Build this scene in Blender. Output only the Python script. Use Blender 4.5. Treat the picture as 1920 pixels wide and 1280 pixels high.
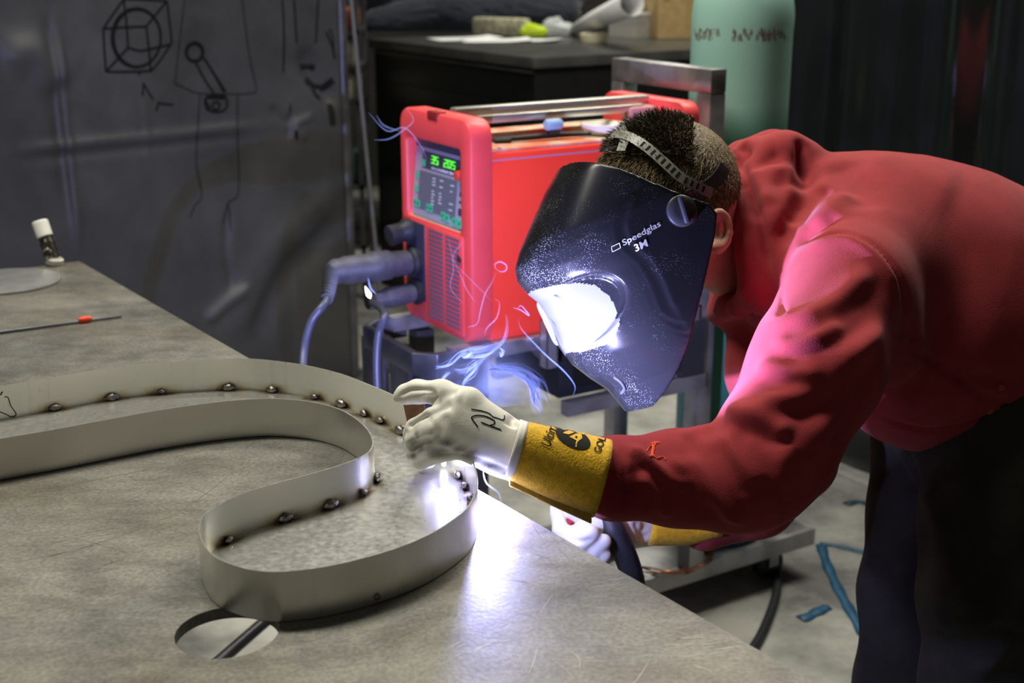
import bpy, bmesh, math, random
import numpy as np
from mathutils import Vector, Matrix
from mathutils.bvhtree import BVHTree
random.seed(7); rng = np.random.default_rng(7)
for _o in list(bpy.data.objects): bpy.data.objects.remove(_o, do_unlink=True)
scene = bpy.context.scene
COL = scene.collection

# ------------------------------------------------------------------ camera
CAM = np.array((0.0, 0.0, 1.5)); FPX = 2400.0; PITCH = math.atan(730/2400)
cam_d = bpy.data.cameras.new('camera'); cam_o = bpy.data.objects.new('camera', cam_d); COL.objects.link(cam_o)
cam_o.location = CAM; cam_o.rotation_euler = (math.pi/2-PITCH, 0, 0)
cam_d.sensor_width = 36; cam_d.lens = FPX/1920*36; cam_d.clip_start = 0.05; cam_d.clip_end = 60
cam_d.dof.use_dof = True; cam_d.dof.focus_distance = 1.52; cam_d.dof.aperture_fstop = 5.6
scene.camera = cam_o

# ------------------------------------------------------------------ light
scene.view_settings.view_transform = 'Standard'; scene.view_settings.look = 'None'
scene.view_settings.exposure = 0.0; scene.view_settings.gamma = 1.0
scene.view_settings.use_curve_mapping = False
world = bpy.data.worlds.new('workshop_air'); scene.world = world; world.use_nodes = True
_bg = world.node_tree.nodes['Background']; _bg.inputs[0].default_value = (0.94, 1.0, 0.85, 1); _bg.inputs[1].default_value = 0.02

def area_lamp(name, loc, target, sx, sy, power, color):
    d = bpy.data.lights.new(name, 'AREA'); d.shape = 'RECTANGLE'; d.size = sx; d.size_y = sy; d.energy = power; d.color = color
    o = bpy.data.objects.new(name, d); COL.objects.link(o); o.location = loc
    o.rotation_euler = (Vector(target)-Vector(loc)).to_track_quat('-Z', 'Y').to_euler(); return o
TUBE = (1.0, 0.97, 0.85)
area_lamp('ceiling_tube_lamp', (-0.9, 2.0, 3.3), (-0.9, 2.0, 0), 1.5, 0.3, 78, TUBE)
area_lamp('ceiling_tube_lamp', (1.0, 3.3, 3.3), (1.0, 3.3, 0), 1.5, 0.3, 70, TUBE)
area_lamp('ceiling_tube_lamp', (-1.6, -1.0, 3.3), (-1.6, -1.0, 0), 1.5, 0.3, 6, TUBE)
area_lamp('ceiling_tube_lamp', (0.6, 5.9, 3.3), (0.6, 5.9, 0), 1.5, 0.3, 60, TUBE)
ARC_COL = (0.42, 0.44, 1.0); ARC_POWER = 80.0

# ------------------------------------------------------------------ pixel placement helpers
# the place is laid out from image pixels and assumed depths: q() is the point at optical depth D, tz() where a sight line meets height z
_cp, _sp = math.cos(PITCH), math.sin(PITCH)
RIGHT = np.array((1., 0, 0)); FWD = np.array((0, _cp, -_sp)); UPV = np.array((0, _sp, _cp))
def ray(px, py): return RIGHT*((px-960)/FPX) - UPV*((py-640)/FPX) + FWD
def q(px, py, D): return CAM + ray(px, py)*D
def tz(px, py, z):
    r = ray(px, py); return CAM + r*((z-CAM[2])/r[2])
def plane_hit(px, py, p0, n):
    r = ray(px, py); return CAM + r*(np.dot(np.asarray(p0)-CAM, n)/np.dot(r, n))
def project(p):
    d = np.asarray(p)-CAM; D = d@FWD; return 960+FPX*(d@RIGHT)/D, 640-FPX*(d@UPV)/D, D
def R(px, D): return px*D/FPX
def V(*a): return np.array(a, float)

# ------------------------------------------------------------------ scene tree helpers
def link(o, parent=None):
    COL.objects.link(o)
    if parent is not None:
        o.parent = parent
        o.matrix_parent_inverse = parent.matrix_world.inverted()
    return o
def tag(o, label=None, cat=None, group=None, kind=None):
    if label: o['label'] = label
    if cat: o['category'] = cat
    if group: o['group'] = group
    if kind: o['kind'] = kind
    return o
def thing(name, loc, label, cat, group=None):
    o = bpy.data.objects.new(name, None); o.empty_display_size = 0.05
    o.location = [float(c) for c in loc]; o.matrix_world = Matrix.Translation(o.location)
    COL.objects.link(o); return tag(o, label, cat, group)
def obj_arr(name, verts, faces, mat, parent=None, smooth=True):
    """mesh object from numpy/list vertices and faces"""
    me = bpy.data.meshes.new(name)
    verts = np.asarray(verts, np.float32)
    if isinstance(faces, np.ndarray) and faces.ndim == 2:
        n, k = faces.shape
        me.vertices.add(len(verts)); me.vertices.foreach_set('co', verts.ravel())
        me.loops.add(n*k); me.loops.foreach_set('vertex_index', faces.astype(np.int32).ravel())
        me.polygons.add(n); me.polygons.foreach_set('loop_start', np.arange(0, n*k, k, dtype=np.int32))
        me.polygons.foreach_set('loop_total', np.full(n, k, np.int32))
        me.update(calc_edges=True); me.validate()
    else:
        me.from_pydata([tuple(map(float, v)) for v in verts], [], [tuple(map(int, f)) for f in faces]); me.update()
    if smooth: me.polygons.foreach_set('use_smooth', [True]*len(me.polygons))
    if mat is not None: me.materials.append(mat)
    return link(bpy.data.objects.new(name, me), parent)
class MB:
    """collects primitive shapes into ONE part"""
    def __init__(s): s.v = []; s.f = []
    def add(s, v, f):
        o = len(s.v); s.v += [tuple(map(float, p)) for p in v]; s.f += [tuple(i+o for i in t) for t in f]; return s
    def box(s, c, ax, ay, az, sx, sy, sz):
        c, ax, ay, az = map(np.asarray, (c, ax, ay, az)); v = []
        for i in (-1, 1):
            for j in (-1, 1):
                for k in (-1, 1): v.append(c+ax*i*sx/2+ay*j*sy/2+az*k*sz/2)
        return s.add(v, [(0,1,3,2),(4,6,7,5),(0,4,5,1),(2,3,7,6),(0,2,6,4),(1,5,7,3)])
    def tube(s, pts, r, n=10, cap=True):
        pts = [np.asarray(p, float) for p in pts]; m = len(pts); rr = r if hasattr(r, '__len__') else [r]*m
        up = None; v = []; f = []
        for i in range(m):
            t = pts[min(i+1, m-1)]-pts[max(i-1, 0)]; t = t/(np.linalg.norm(t)+1e-12)
            if up is None:
                up = np.cross(t, (0.31, 0.2, 0.93)); 
                if np.linalg.norm(up) < 1e-3: up = np.cross(t, (1, 0, 0))
            up = up-t*(up@t); up /= np.linalg.norm(up)+1e-12; b = np.cross(t, up)
            for k in range(n):
                a = 2*math.pi*k/n; v.append(pts[i]+(up*math.cos(a)+b*math.sin(a))*rr[i])
        for i in range(m-1):
            for k in range(n): f.append((i*n+k, i*n+(k+1)%n, (i+1)*n+(k+1)%n, (i+1)*n+k))
        if cap: f.append(tuple(range(n-1, -1, -1))); f.append(tuple((m-1)*n+k for k in range(n)))
        return s.add(v, f)
    def prism(s, poly, n, h):
        """polygon (3d points, in order) extruded by vector n*h"""
        poly = [np.asarray(p, float) for p in poly]; n = np.asarray(n, float)*h; m = len(poly)
        v = poly+[p+n for p in poly]
        f = [tuple(range(m-1, -1, -1)), tuple(range(m, 2*m))]+[(i, (i+1) % m, m+(i+1) % m, m+i) for i in range(m)]
        return s.add(v, f)
    def lathe(s, prof, o, ax, n=24):
        """profile [(r, h)] turned about axis ax at o"""
        ax = np.asarray(ax, float)/np.linalg.norm(ax); o = np.asarray(o, float)
        u = np.cross(ax, (0.2, 0.9, 0.31)); u /= np.linalg.norm(u); w = np.cross(ax, u); v = []; f = []; m = len(prof)
        for r, h in prof:
            for k in range(n):
                a = 2*math.pi*k/n; v.append(o+ax*h+(u*math.cos(a)+w*math.sin(a))*r)
        for i in range(m-1):
            for k in range(n): f.append((i*n+k, i*n+(k+1) % n, (i+1)*n+(k+1) % n, (i+1)*n+k))
        f.append(tuple(range(n-1, -1, -1))); f.append(tuple((m-1)*n+k for k in range(n)))
        return s.add(v, f)
    def build(s, name, mat, parent=None, smooth=False, bevel=0, sub=0):
        o = obj_arr(name, s.v, s.f, mat, parent, smooth)
        bm = bmesh.new(); bm.from_mesh(o.data); bmesh.ops.recalc_face_normals(bm, faces=bm.faces)
        if bevel:
            eds = [e for e in bm.edges if len(e.link_faces) == 2 and e.calc_face_angle(0) > 0.6]
            bmesh.ops.bevel(bm, geom=eds, offset=bevel, segments=2, affect='EDGES', profile=0.5, clamp_overlap=True)
        bm.to_mesh(o.data); bm.free()
        if smooth or bevel: autosmooth(o.data)
        if sub:
            md = o.modifiers.new('sub', 'SUBSURF'); md.levels = sub; md.render_levels = sub
        return o
def autosmooth(me, ang=0.7):
    me.polygons.foreach_set('use_smooth', [True]*len(me.polygons))
    bm = bmesh.new(); bm.from_mesh(me)
    for e in bm.edges:
        e.smooth = len(e.link_faces) != 2 or e.calc_face_angle(0) < ang
    bm.to_mesh(me); bm.free()
def spline(pts, n):
    """Catmull-Rom through the points, n samples, evenly spaced"""
    P = np.asarray(pts, float); P = np.vstack([2*P[0]-P[1], P, 2*P[-1]-P[-2]]); out = []
    for i in range(1, len(P)-2):
        for t in np.linspace(0, 1, 24, endpoint=False):
            a, b, c, d = P[i-1], P[i], P[i+1], P[i+2]
            out.append(0.5*((2*b)+(c-a)*t+(2*a-5*b+4*c-d)*t*t+(3*b-a-3*c+d)*t**3))
    out.append(P[-2]); out = np.array(out)
    s = np.r_[0, np.cumsum(np.linalg.norm(np.diff(out, axis=0), axis=1))]
    u = np.linspace(0, s[-1], n)
    return np.stack([np.interp(u, s, out[:, k]) for k in range(out.shape[1])], 1)

# ------------------------------------------------------------------ materials
def mat(name, col, rough=0.5, metal=0.0, var=0.0, vscale=20, bump=0.0, bscale=120, spec=0.5, col2=None, stretch=(1, 1, 1),
        rvar=0.0, coat=0.0, sheen=0.0, alpha=1.0, trans=0.0, ior=1.45):
    m = bpy.data.materials.new(name); m.use_nodes = True; nt = m.node_tree; b = nt.nodes['Principled BSDF']
    b.inputs['Base Color'].default_value = (*col, 1); b.inputs['Roughness'].default_value = rough; b.inputs['Metallic'].default_value = metal
    b.inputs['Specular IOR Level'].default_value = spec; b.inputs['Coat Weight'].default_value = coat; b.inputs['Sheen Weight'].default_value = sheen
    b.inputs['Alpha'].default_value = alpha; b.inputs['Transmission Weight'].default_value = trans; b.inputs['IOR'].default_value = ior
    if sheen: b.inputs['Sheen Roughness'].default_value = 0.5
    tc = nt.nodes.new('ShaderNodeTexCoord'); mp = nt.nodes.new('ShaderNodeMapping'); mp.inputs['Scale'].default_value = stretch
    nt.links.new(tc.outputs['Object'], mp.inputs[0])
    if var or col2 is not None or rvar:
        nz = nt.nodes.new('ShaderNodeTexNoise'); nz.inputs['Scale'].default_value = vscale; nz.inputs['Detail'].default_value = 6
        nt.links.new(mp.outputs[0], nz.inputs[0])
        rp = nt.nodes.new('ShaderNodeValToRGB'); nt.links.new(nz.outputs[0], rp.inputs[0])
        c2 = col2 if col2 is not None else tuple(c*(1-var) for c in col)
        rp.color_ramp.elements[0].position = 0.38; rp.color_ramp.elements[1].position = 0.62
        rp.color_ramp.elements[0].color = (*c2, 1); rp.color_ramp.elements[1].color = (*col, 1)
        nt.links.new(rp.outputs[0], b.inputs['Base Color'])
        if rvar:
            mr = nt.nodes.new('ShaderNodeMapRange'); mr.inputs[3].default_value = rough-rvar; mr.inputs[4].default_value = rough+rvar
            mr.inputs[1].default_value = 0.3; mr.inputs[2].default_value = 0.7
            nt.links.new(nz.outputs[0], mr.inputs[0]); nt.links.new(mr.outputs[0], b.inputs['Roughness'])
    if bump:
        nb = nt.nodes.new('ShaderNodeTexNoise'); nb.inputs['Scale'].default_value = bscale; nb.inputs['Detail'].default_value = 4
        nt.links.new(mp.outputs[0], nb.inputs[0]); bp = nt.nodes.new('ShaderNodeBump'); bp.inputs['Strength'].default_value = bump
        bp.inputs['Distance'].default_value = 0.002
        nt.links.new(nb.outputs[0], bp.inputs['Height']); nt.links.new(bp.outputs[0], b.inputs['Normal'])
    return m
def emit_mat(name, col, strength):
    m = bpy.data.materials.new(name); m.use_nodes = True; b = m.node_tree.nodes['Principled BSDF']
    b.inputs['Base Color'].default_value = (*col, 1); b.inputs['Emission Color'].default_value = (*col, 1); b.inputs['Emission Strength'].default_value = strength
    return m
def N(m, typ, **kw):
    n = m.node_tree.nodes.new(typ)
    for k, v in kw.items():
        if k.startswith('i_'): n.inputs[k[2:].replace('_', ' ')].default_value = v
        else: setattr(n, k, v)
    return n
def L(m, a, b): m.node_tree.links.new(a, b)
M = {}

# ------------------------------------------------------------------ distance-field modelling (bodies, gloves, helmet)
class Field:
    def __init__(s, lo, hi, h):
        s.lo = np.asarray(lo, float); s.h = h; s.n = np.ceil((np.asarray(hi)-s.lo)/h).astype(int)+1
        s.F = np.full(s.n, 1.0, np.float32)
    def sub(s, lo, hi):
        a = np.clip(np.floor((np.asarray(lo)-s.lo)/s.h).astype(int), 0, s.n); b = np.clip(np.ceil((np.asarray(hi)-s.lo)/s.h).astype(int)+1, 0, s.n)
        sl = tuple(slice(i, j) for i, j in zip(a, b))
        ax = [(s.lo[k]+s.h*np.arange(a[k], b[k])).astype(np.float32) for k in range(3)]
        return sl, ax[0][:, None, None], ax[1][None, :, None], ax[2][None, None, :]
    def grid(s): return s.sub(s.lo, s.lo+s.h*s.n)
    def smin(s, sl, d, k):
        A = s.F[sl]
        if k <= 0: s.F[sl] = np.minimum(A, d); return
        h = np.clip(0.5+0.5*(A-d)/k, 0, 1); s.F[sl] = A*(1-h)+d*h-k*h*(1-h)
    def smax(s, sl, d, k):
        A = s.F[sl]
        if k <= 0: s.F[sl] = np.maximum(A, d); return
        h = np.clip(0.5-0.5*(A-d)/k, 0, 1); s.F[sl] = A*(1-h)+d*h+k*h*(1-h)
    def cone(s, a, b, ra, rb, k=0.01, cut=False):
        a = np.asarray(a, float); b = np.asarray(b, float); m = max(ra, rb)+3*k+3*s.h
        sl, X, Y, Z = s.sub(np.minimum(a, b)-m, np.maximum(a, b)+m)
        ba = b-a; l2 = max(ba@ba, 1e-12)
        px, py, pz = X-np.float32(a[0]), Y-np.float32(a[1]), Z-np.float32(a[2])
        t = np.clip((px*ba[0]+py*ba[1]+pz*ba[2])/l2, 0, 1).astype(np.float32)
        d = np.sqrt((px-t*ba[0])**2+(py-t*ba[1])**2+(pz-t*ba[2])**2)-(ra+(rb-ra)*t)
        if cut: s.smax(sl, -d, k)
        else: s.smin(sl, d.astype(np.float32), k)
    def chain(s, pts, k=0.01, rs=None):
        """pts: (point, radius) list"""
        for (a, ra), (b, rb) in zip(pts[:-1], pts[1:]): s.cone(a, b, ra, rb, k)
    def ell(s, c, axes, rad, k=0.01, cut=False):
        c = np.asarray(c, float); m = max(rad)+3*k+3*s.h; sl, X, Y, Z = s.sub(c-m, c+m)
        px, py, pz = X-c[0], Y-c[1], Z-c[2]; q2 = 0; g2 = 0
        for ax, r in zip(axes, rad):
            u = (px*ax[0]+py*ax[1]+pz*ax[2]); q2 = q2+(u/r)**2; g2 = g2+(u/r**2)**2
        k0 = np.sqrt(q2); d = (k0*(k0-1)/np.maximum(np.sqrt(g2), 1e-6)).astype(np.float32)
        if cut: s.smax(sl, -d, k)
        else: s.smin(sl, d, k)
    def mesh(s):
        return surface_nets(s.F, s.lo, s.h)
def surface_nets(F, lo, h):
    S = F < 0; n = np.array(F.shape)
    cnt = np.zeros(n-1, np.int8); C = [(i, j, k) for i in (0, 1) for j in (0, 1) for k in (0, 1)]
    for i, j, k in C: cnt += S[i:n[0]-1+i, j:n[1]-1+j, k:n[2]-1+k]
    idx = np.argwhere((cnt > 0) & (cnt < 8)); ID = np.full(n-1, -1, np.int32); ID[tuple(idx.T)] = np.arange(len(idx))
    val = np.stack([F[idx[:, 0]+i, idx[:, 1]+j, idx[:, 2]+k] for i, j, k in C], 1); Cn = np.array(C, np.float32)
    pos = np.zeros((len(idx), 3), np.float32); ct = np.zeros(len(idx), np.float32)
    for a in range(8):
        for b in range(a+1, 8):
            if np.abs(Cn[a]-Cn[b]).sum() != 1: continue
            m = (val[:, a] < 0) != (val[:, b] < 0); t = np.where(m, val[:, a]/np.where(m, val[:, a]-val[:, b], 1), 0)
            pos += m[:, None]*(Cn[a]+t[:, None]*(Cn[b]-Cn[a])); ct += m
    verts = lo+h*(idx+pos/ct[:, None]); Q = []
    for ax in range(3):
        o1, o2 = [(1, 2), (2, 0), (0, 1)][ax]
        sa = [slice(None)]*3; sb = [slice(None)]*3; sa[ax] = slice(0, n[ax]-1); sb[ax] = slice(1, n[ax])
        d = S[tuple(sa)] != S[tuple(sb)]; ins = S[tuple(sa)]; e = np.argwhere(d)
        e = e[(e[:, o1] > 0) & (e[:, o2] > 0) & (e[:, o1] < n[o1]-1) & (e[:, o2] < n[o2]-1)]
        if not len(e): continue
        def cid(d1, d2):
            c = e.copy(); c[:, o1] += d1; c[:, o2] += d2; return ID[tuple(c.T)]
        f = np.stack([cid(-1, -1), cid(0, -1), cid(0, 0), cid(-1, 0)], 1); inside = ins[tuple(e.T)]
        f[~inside] = f[~inside][:, ::-1]; Q.append(f)
    Q = np.vstack(Q); return verts, Q[(Q >= 0).all(1)]
def vnormals(v, f):
    n = np.zeros_like(v); a = v[f[:, 1]]-v[f[:, 0]]; b = v[f[:, 2]]-v[f[:, 0]]; fn = np.cross(a, b)
    for k in range(f.shape[1]): np.add.at(n, f[:, k], fn)
    return n/np.maximum(np.linalg.norm(n, axis=1), 1e-12)[:, None]
def smooth_mesh(v, f, it=2, lam=0.5):
    e = np.vstack([f[:, [i, (i+1) % f.shape[1]]] for i in range(f.shape[1])])
    for _ in range(it):
        s = np.zeros_like(v); c = np.zeros(len(v))
        np.add.at(s, e[:, 0], v[e[:, 1]]); np.add.at(c, e[:, 0], 1); np.add.at(s, e[:, 1], v[e[:, 0]]); np.add.at(c, e[:, 1], 1)
        v = v+lam*(s/np.maximum(c, 1)[:, None]-v)
    return v
def bvh_of(v, f): return BVHTree.FromPolygons([tuple(map(float, p)) for p in v], [tuple(map(int, t)) for t in f])
def hit(bvh, px, py):
    r = ray(px, py); r = r/np.linalg.norm(r); l, n, i, d = bvh.ray_cast(Vector(CAM), Vector(r))
    if l is None: return None, None
    n = np.array(n); return np.array(l), (-n if n@r > 0 else n)
def folds(v, f, bvh, lst):
    """raise (+) or sink (-) soft folds in a cloth surface along lines given in image pixels: (points, width m, height m)"""
    nrm = vnormals(v, f); disp = np.zeros(len(v))
    for pts, w, amp in lst:
        P = spline([(a, b) for a, b in pts], max(8, 6*len(pts))); H = [hit(bvh, *p)[0] for p in P]; H = np.array([x for x in H if x is not None])
        if len(H) < 3: continue
        tt = np.linspace(0, 1, len(H)); env = np.clip(np.minimum(tt, 1-tt)/0.22, 0, 1); env = env*env*(3-2*env)
        m = np.where(((v > H.min(0)-3*w) & (v < H.max(0)+3*w)).all(1))[0]
        if not len(m): continue
        best = np.full(len(m), 1e9); be = np.zeros(len(m))
        for i in range(len(H)-1):
            a, b = H[i], H[i+1]; ba = b-a; t = np.clip(((v[m]-a)@ba)/max(ba@ba, 1e-12), 0, 1)
            d = np.linalg.norm(v[m]-a-t[:, None]*ba, axis=1); e = env[i]*(1-t)+env[i+1]*t
            u = d < best; best[u] = d[u]; be[u] = e[u]
        disp[m] += amp*be*np.exp(-(best/w)**2)
    return v+nrm*disp[:, None]
def stroke(mb, bvh, pts, wpx, lift=0.0006, n=None, close=False):
    """a drawn line lying on a surface: flat ribbon with real width"""
    P = spline(pts, n or max(10, 8*len(pts))); H = [hit(bvh, *p) for p in P]; H = [x for x in H if x[0] is not None]
    if len(H) < 2: return
    v = []; f = []
    for i, (p, nn) in enumerate(H):
        t = H[min(i+1, len(H)-1)][0]-H[max(i-1, 0)][0]; t = t/(np.linalg.norm(t)+1e-12)
        D = (p-CAM)@FWD; s = np.cross(nn, t); s /= np.linalg.norm(s)+1e-12; w = R(wpx, D)/2
        v += [p+nn*lift-s*w, p+nn*lift*1.6, p+nn*lift+s*w]
    for i in range(len(H)-1):
        a = 3*i; f += [(a, a+1, a+4, a+3), (a+1, a+2, a+5, a+4)]
    mb.add(v, f)
def text_on(bvh, text, org, xd, yd, lift=0.0006, shear=0.0, bold=0.0):
    """printed lettering that follows a surface; org/xd/yd give baseline start, advance and height of the print"""
    cu = bpy.data.curves.new('t', 'FONT'); cu.body = text; cu.size = 1.0; cu.shear = shear; cu.offset = bold; cu.resolution_u = 4
    o = bpy.data.objects.new('t', cu); COL.objects.link(o); dg = bpy.context.evaluated_depsgraph_get()
    me = bpy.data.meshes.new_from_object(o.evaluated_get(dg)); bpy.data.objects.remove(o); bpy.data.curves.remove(cu)
    bm = bmesh.new(); bm.from_mesh(me); bpy.data.meshes.remove(me)
    for _ in range(3):
        ed = [e for e in bm.edges if e.calc_length() > 0.12]
        if ed: bmesh.ops.subdivide_edges(bm, edges=ed, cuts=1)
    bmesh.ops.triangulate(bm, faces=bm.faces)
    v = np.array([p.co[:2] for p in bm.verts]); f = [[p.index for p in t.verts] for t in bm.faces]; bm.free()
    W = v[:, 0].max(); out = []; ok = []
    for x, y in v:
        px = org[0]+xd[0]*x/W+yd[0]*y/0.7; py = org[1]+xd[1]*x/W+yd[1]*y/0.7
        p, nn = hit(bvh, px, py); ok.append(p is not None); out.append(np.zeros(3) if p is None else p+nn*lift)
    return out, [t for t in f if all(ok[i] for i in t)]
# ================================================================== materials
M['steel_dark'] = mat('dark_steel', (0.14, 0.14, 0.155), 0.42, 0.7, var=0.4, vscale=9, rvar=0.1)
M['steel_raw'] = mat('raw_steel', (0.40, 0.39, 0.40), 0.38, 0.75, var=0.35, vscale=14, rvar=0.1)
M['black'] = mat('black_laminate', (0.006, 0.006, 0.0065), 0.45, var=0.3)
M['black_top'] = mat('black_top', (0.06, 0.06, 0.057), 0.3, var=0.3, vscale=8)
M['rubber'] = mat('black_rubber', (0.02, 0.021, 0.026), 0.55, var=0.3, vscale=60, bump=0.2)
M['cable'] = mat('cable_jacket', (0.055, 0.06, 0.09), 0.4)
M['paper'] = mat('paper', (0.75, 0.75, 0.76), 0.8)
M['card'] = mat('cardboard', (0.50, 0.35, 0.16), 0.85, var=0.15, vscale=30)
M['marker'] = mat('marker_ink', (0.004, 0.005, 0.005), 0.8, spec=0.1)
M['print'] = mat('black_print', (0.012, 0.012, 0.01), 0.8, spec=0.2)

# ================================================================== floor and back wall
def concrete():
    m = mat('concrete', (0.33, 0.325, 0.285), 0.7, var=0.0); nt = m.node_tree; b = nt.nodes['Principled BSDF']
    tc = N(m, 'ShaderNodeTexCoord'); n1 = N(m, 'ShaderNodeTexNoise', i_Scale=2.1, i_Detail=8.0, i_Roughness=0.62)
    n2 = N(m, 'ShaderNodeTexNoise', i_Scale=60.0, i_Detail=5.0); L(m, tc.outputs['Object'], n1.inputs[0]); L(m, tc.outputs['Object'], n2.inputs[0])
    r = N(m, 'ShaderNodeValToRGB'); L(m, n1.outputs[0], r.inputs[0]); e = r.color_ramp.elements
    e[0].position = 0.40; e[0].color = (0.10, 0.10, 0.095, 1); e[1].position = 0.60; e[1].color = (0.36, 0.355, 0.32, 1)
    mx = N(m, 'ShaderNodeMix', data_type='RGBA', blend_type='MULTIPLY'); mx.inputs[0].default_value = 0.5
    L(m, r.outputs[0], mx.inputs[6]); L(m, n2.outputs[0], mx.inputs[7]); mr = N(m, 'ShaderNodeMix', data_type='RGBA', blend_type='ADD')
    L(m, r.outputs[0], mr.inputs[6]); L(m, mx.outputs[2], mr.inputs[7]); mr.inputs[0].default_value = 0.25
    L(m, mr.outputs[2], b.inputs['Base Color']); return m
fl = MB().box((0, 4, -0.05), (1, 0, 0), (0, 1, 0), (0, 0, 1), 16, 16, 0.1).build('floor', concrete()); tag(fl, kind='structure')
wb = MB().box((0, 8.6, 1.9), (1, 0, 0), (0, 1, 0), (0, 0, 1), 16, 0.2, 3.9).build('wall_back', mat('dark_wall', (0.05, 0.05, 0.045), 0.9, var=0.3, vscale=3)); tag(wb, kind='structure')

# ================================================================== left curtain with marker drawings
cu_d = V(0.704, 0.710, 0); cu_n = V(0.710, -0.704, 0); cu_0 = tz(655, 706, 0.03)
def grid_sheet(o, d, n, s0, s1, z0, z1, ns, nz, fn):
    v = []
    for i in range(ns):
        for j in range(nz):
            s = s0+(s1-s0)*i/(ns-1); z = z0+(z1-z0)*j/(nz-1); v.append(o+d*s+n*fn(s, z)+V(0, 0, z))
    I = np.arange(ns*nz).reshape(ns, nz); f = np.stack([I[:-1, :-1], I[1:, :-1], I[1:, 1:], I[:-1, 1:]], -1).reshape(-1, 4)
    return np.array(v), f
def ripple(s, z):
    return 0.02*math.sin(2.2*s+0.7)+0.008*math.sin(5.1*s+1.3*z)+0.004*math.sin(11*s-3*z+1)
v, f = grid_sheet(cu_0, cu_d, cu_n, -3.2, 0, 0.0, 2.3, 300, 210, ripple)
bv = bvh_of(v, f)
v = folds(v, f, bv, [([(0, 288), (150, 272), (330, 255), (430, 243), (530, 236)], 0.018, 0.012), ([(0, 300), (300, 268), (500, 245)], 0.02, -0.008),
    ([(505, 200), (545, 236)], 0.012, -0.012), ([(548, 205), (545, 236), (540, 262)], 0.011, -0.012), ([(590, 215), (545, 236)], 0.012, 0.010), ([(545, 236), (575, 262)], 0.012, 0.010),
    ([(100, 0), (118, 180), (130, 300), (145, 430), (150, 500)], 0.012, 0.016), ([(88, 0), (106, 180), (120, 300), (134, 430)], 0.02, -0.012),
    ([(270, 150), (275, 260), (278, 330)], 0.008, 0.006), ([(645, 330), (590, 400), (510, 470), (455, 580), (440, 660)], 0.06, 0.022),
    ([(640, 400), (600, 450), (540, 520), (500, 590), (480, 670)], 0.05, -0.02), ([(560, 90), (600, 160), (635, 200)], 0.03, -0.02),
    ([(430, 380), (425, 470), (440, 560)], 0.014, -0.012), ([(380, 610), (430, 560), (470, 530)], 0.02, 0.018), ([(0, 120), (60, 100), (120, 170)], 0.05, 0.02)])
def tarp():
    m = mat('tarp', (0.06, 0.06, 0.066), 0.36, bump=0.12, bscale=90); b = m.node_tree.nodes['Principled BSDF']
    tc = N(m, 'ShaderNodeTexCoord'); n1 = N(m, 'ShaderNodeTexNoise', i_Scale=1.6, i_Detail=7.0, i_Roughness=0.6); L(m, tc.outputs['Object'], n1.inputs[0])
    r = N(m, 'ShaderNodeValToRGB'); L(m, n1.outputs[0], r.inputs[0]); e = r.color_ramp.elements
    e[0].position = 0.35; e[0].color = (0.019, 0.019, 0.021, 1); e[1].position = 0.65; e[1].color = (0.056, 0.055, 0.058, 1); L(m, r.outputs[0], b.inputs['Base Color'])
    n2 = N(m, 'ShaderNodeTexNoise', i_Scale=14.0, i_Detail=6.0); L(m, tc.outputs['Object'], n2.inputs[0])
    mr = N(m, 'ShaderNodeMapRange'); mr.inputs[3].default_value = 0.36; mr.inputs[4].default_value = 0.6; L(m, n2.outputs[0], mr.inputs[0]); L(m, mr.outputs[0], b.inputs['Roughness'])
    return m
cur = obj_arr('welding_curtain', v, f, tarp()); md = cur.modifiers.new('thick', 'SOLIDIFY'); md.thickness = 0.0015
tag(cur, 'dark grey tarpaulin curtain with marker drawings, behind the steel table', 'curtain')
bv = bvh_of(v, f); k = 0.336
def dr(lines, w, name):
    mb = MB()
    for ln in lines: stroke(mb, bv, [(x*k, y*k) for x, y in ln], w, lift=0.0012)
    mb.build(name, M['marker'], cur)
circ = lambda cx, cy, rx, ry, n=22: [(cx+rx*math.cos(2*math.pi*i/n), cy+ry*math.sin(2*math.pi*i/n)) for i in range(n+1)]
dr([[(690, -5), (810, -2), (930, 5)], [(930, 5), (945, 120), (958, 235)], [(958, 235), (905, 320), (845, 395)], [(845, 395), (720, 400), (590, 400)], [(590, 400), (582, 280), (575, 160)],
    [(575, 160), (630, 80), (690, -5)], [(575, 160), (700, 152), (815, 148)], [(815, 148), (870, 80), (930, 5)], [(815, 148), (830, 270), (840, 395)], [(690, -5), (705, 130), (715, 265)],
    [(715, 265), (650, 335), (590, 400)], [(715, 265), (780, 283), (860, 268), (958, 245)], circ(760, 210, 138, 165), circ(765, 212, 130, 158), [(770, 400), (780, 418)]], 4.2, 'cube_drawing')
dr([[(1030, 0), (1005, 200), (975, 465)], [(975, 465), (1040, 495), (1110, 520), (1300, 525), (1420, 515), (1428, 480)], [(1428, 480), (1390, 300), (1350, -5)],
    [(1115, 525), (1105, 700), (1095, 900), (1125, 1090), (1085, 1150), (1060, 1215)], [(1325, 525), (1325, 750), (1330, 1070), (1275, 1130), (1240, 1250)], [(1272, 1135), (1282, 1200), (1290, 1290)]], 1.8, 'figure_drawing')
dr([circ(1085, 290, 50, 55), circ(1085, 292, 42, 46), [(1090, 348), (1140, 440), (1195, 522)], [(1128, 312), (1190, 410), (1250, 515)], [(1140, 325), (1200, 420), (1258, 512)],
    [(1150, 540), (1200, 532), (1255, 540), (1265, 595), (1225, 625), (1160, 612), (1142, 570), (1150, 540)], circ(1205, 590, 22, 20, 12), [(1150, 545), (1250, 548)], [(1148, 560), (1170, 608)]], 4.0, 'wrench_drawing')
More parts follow.
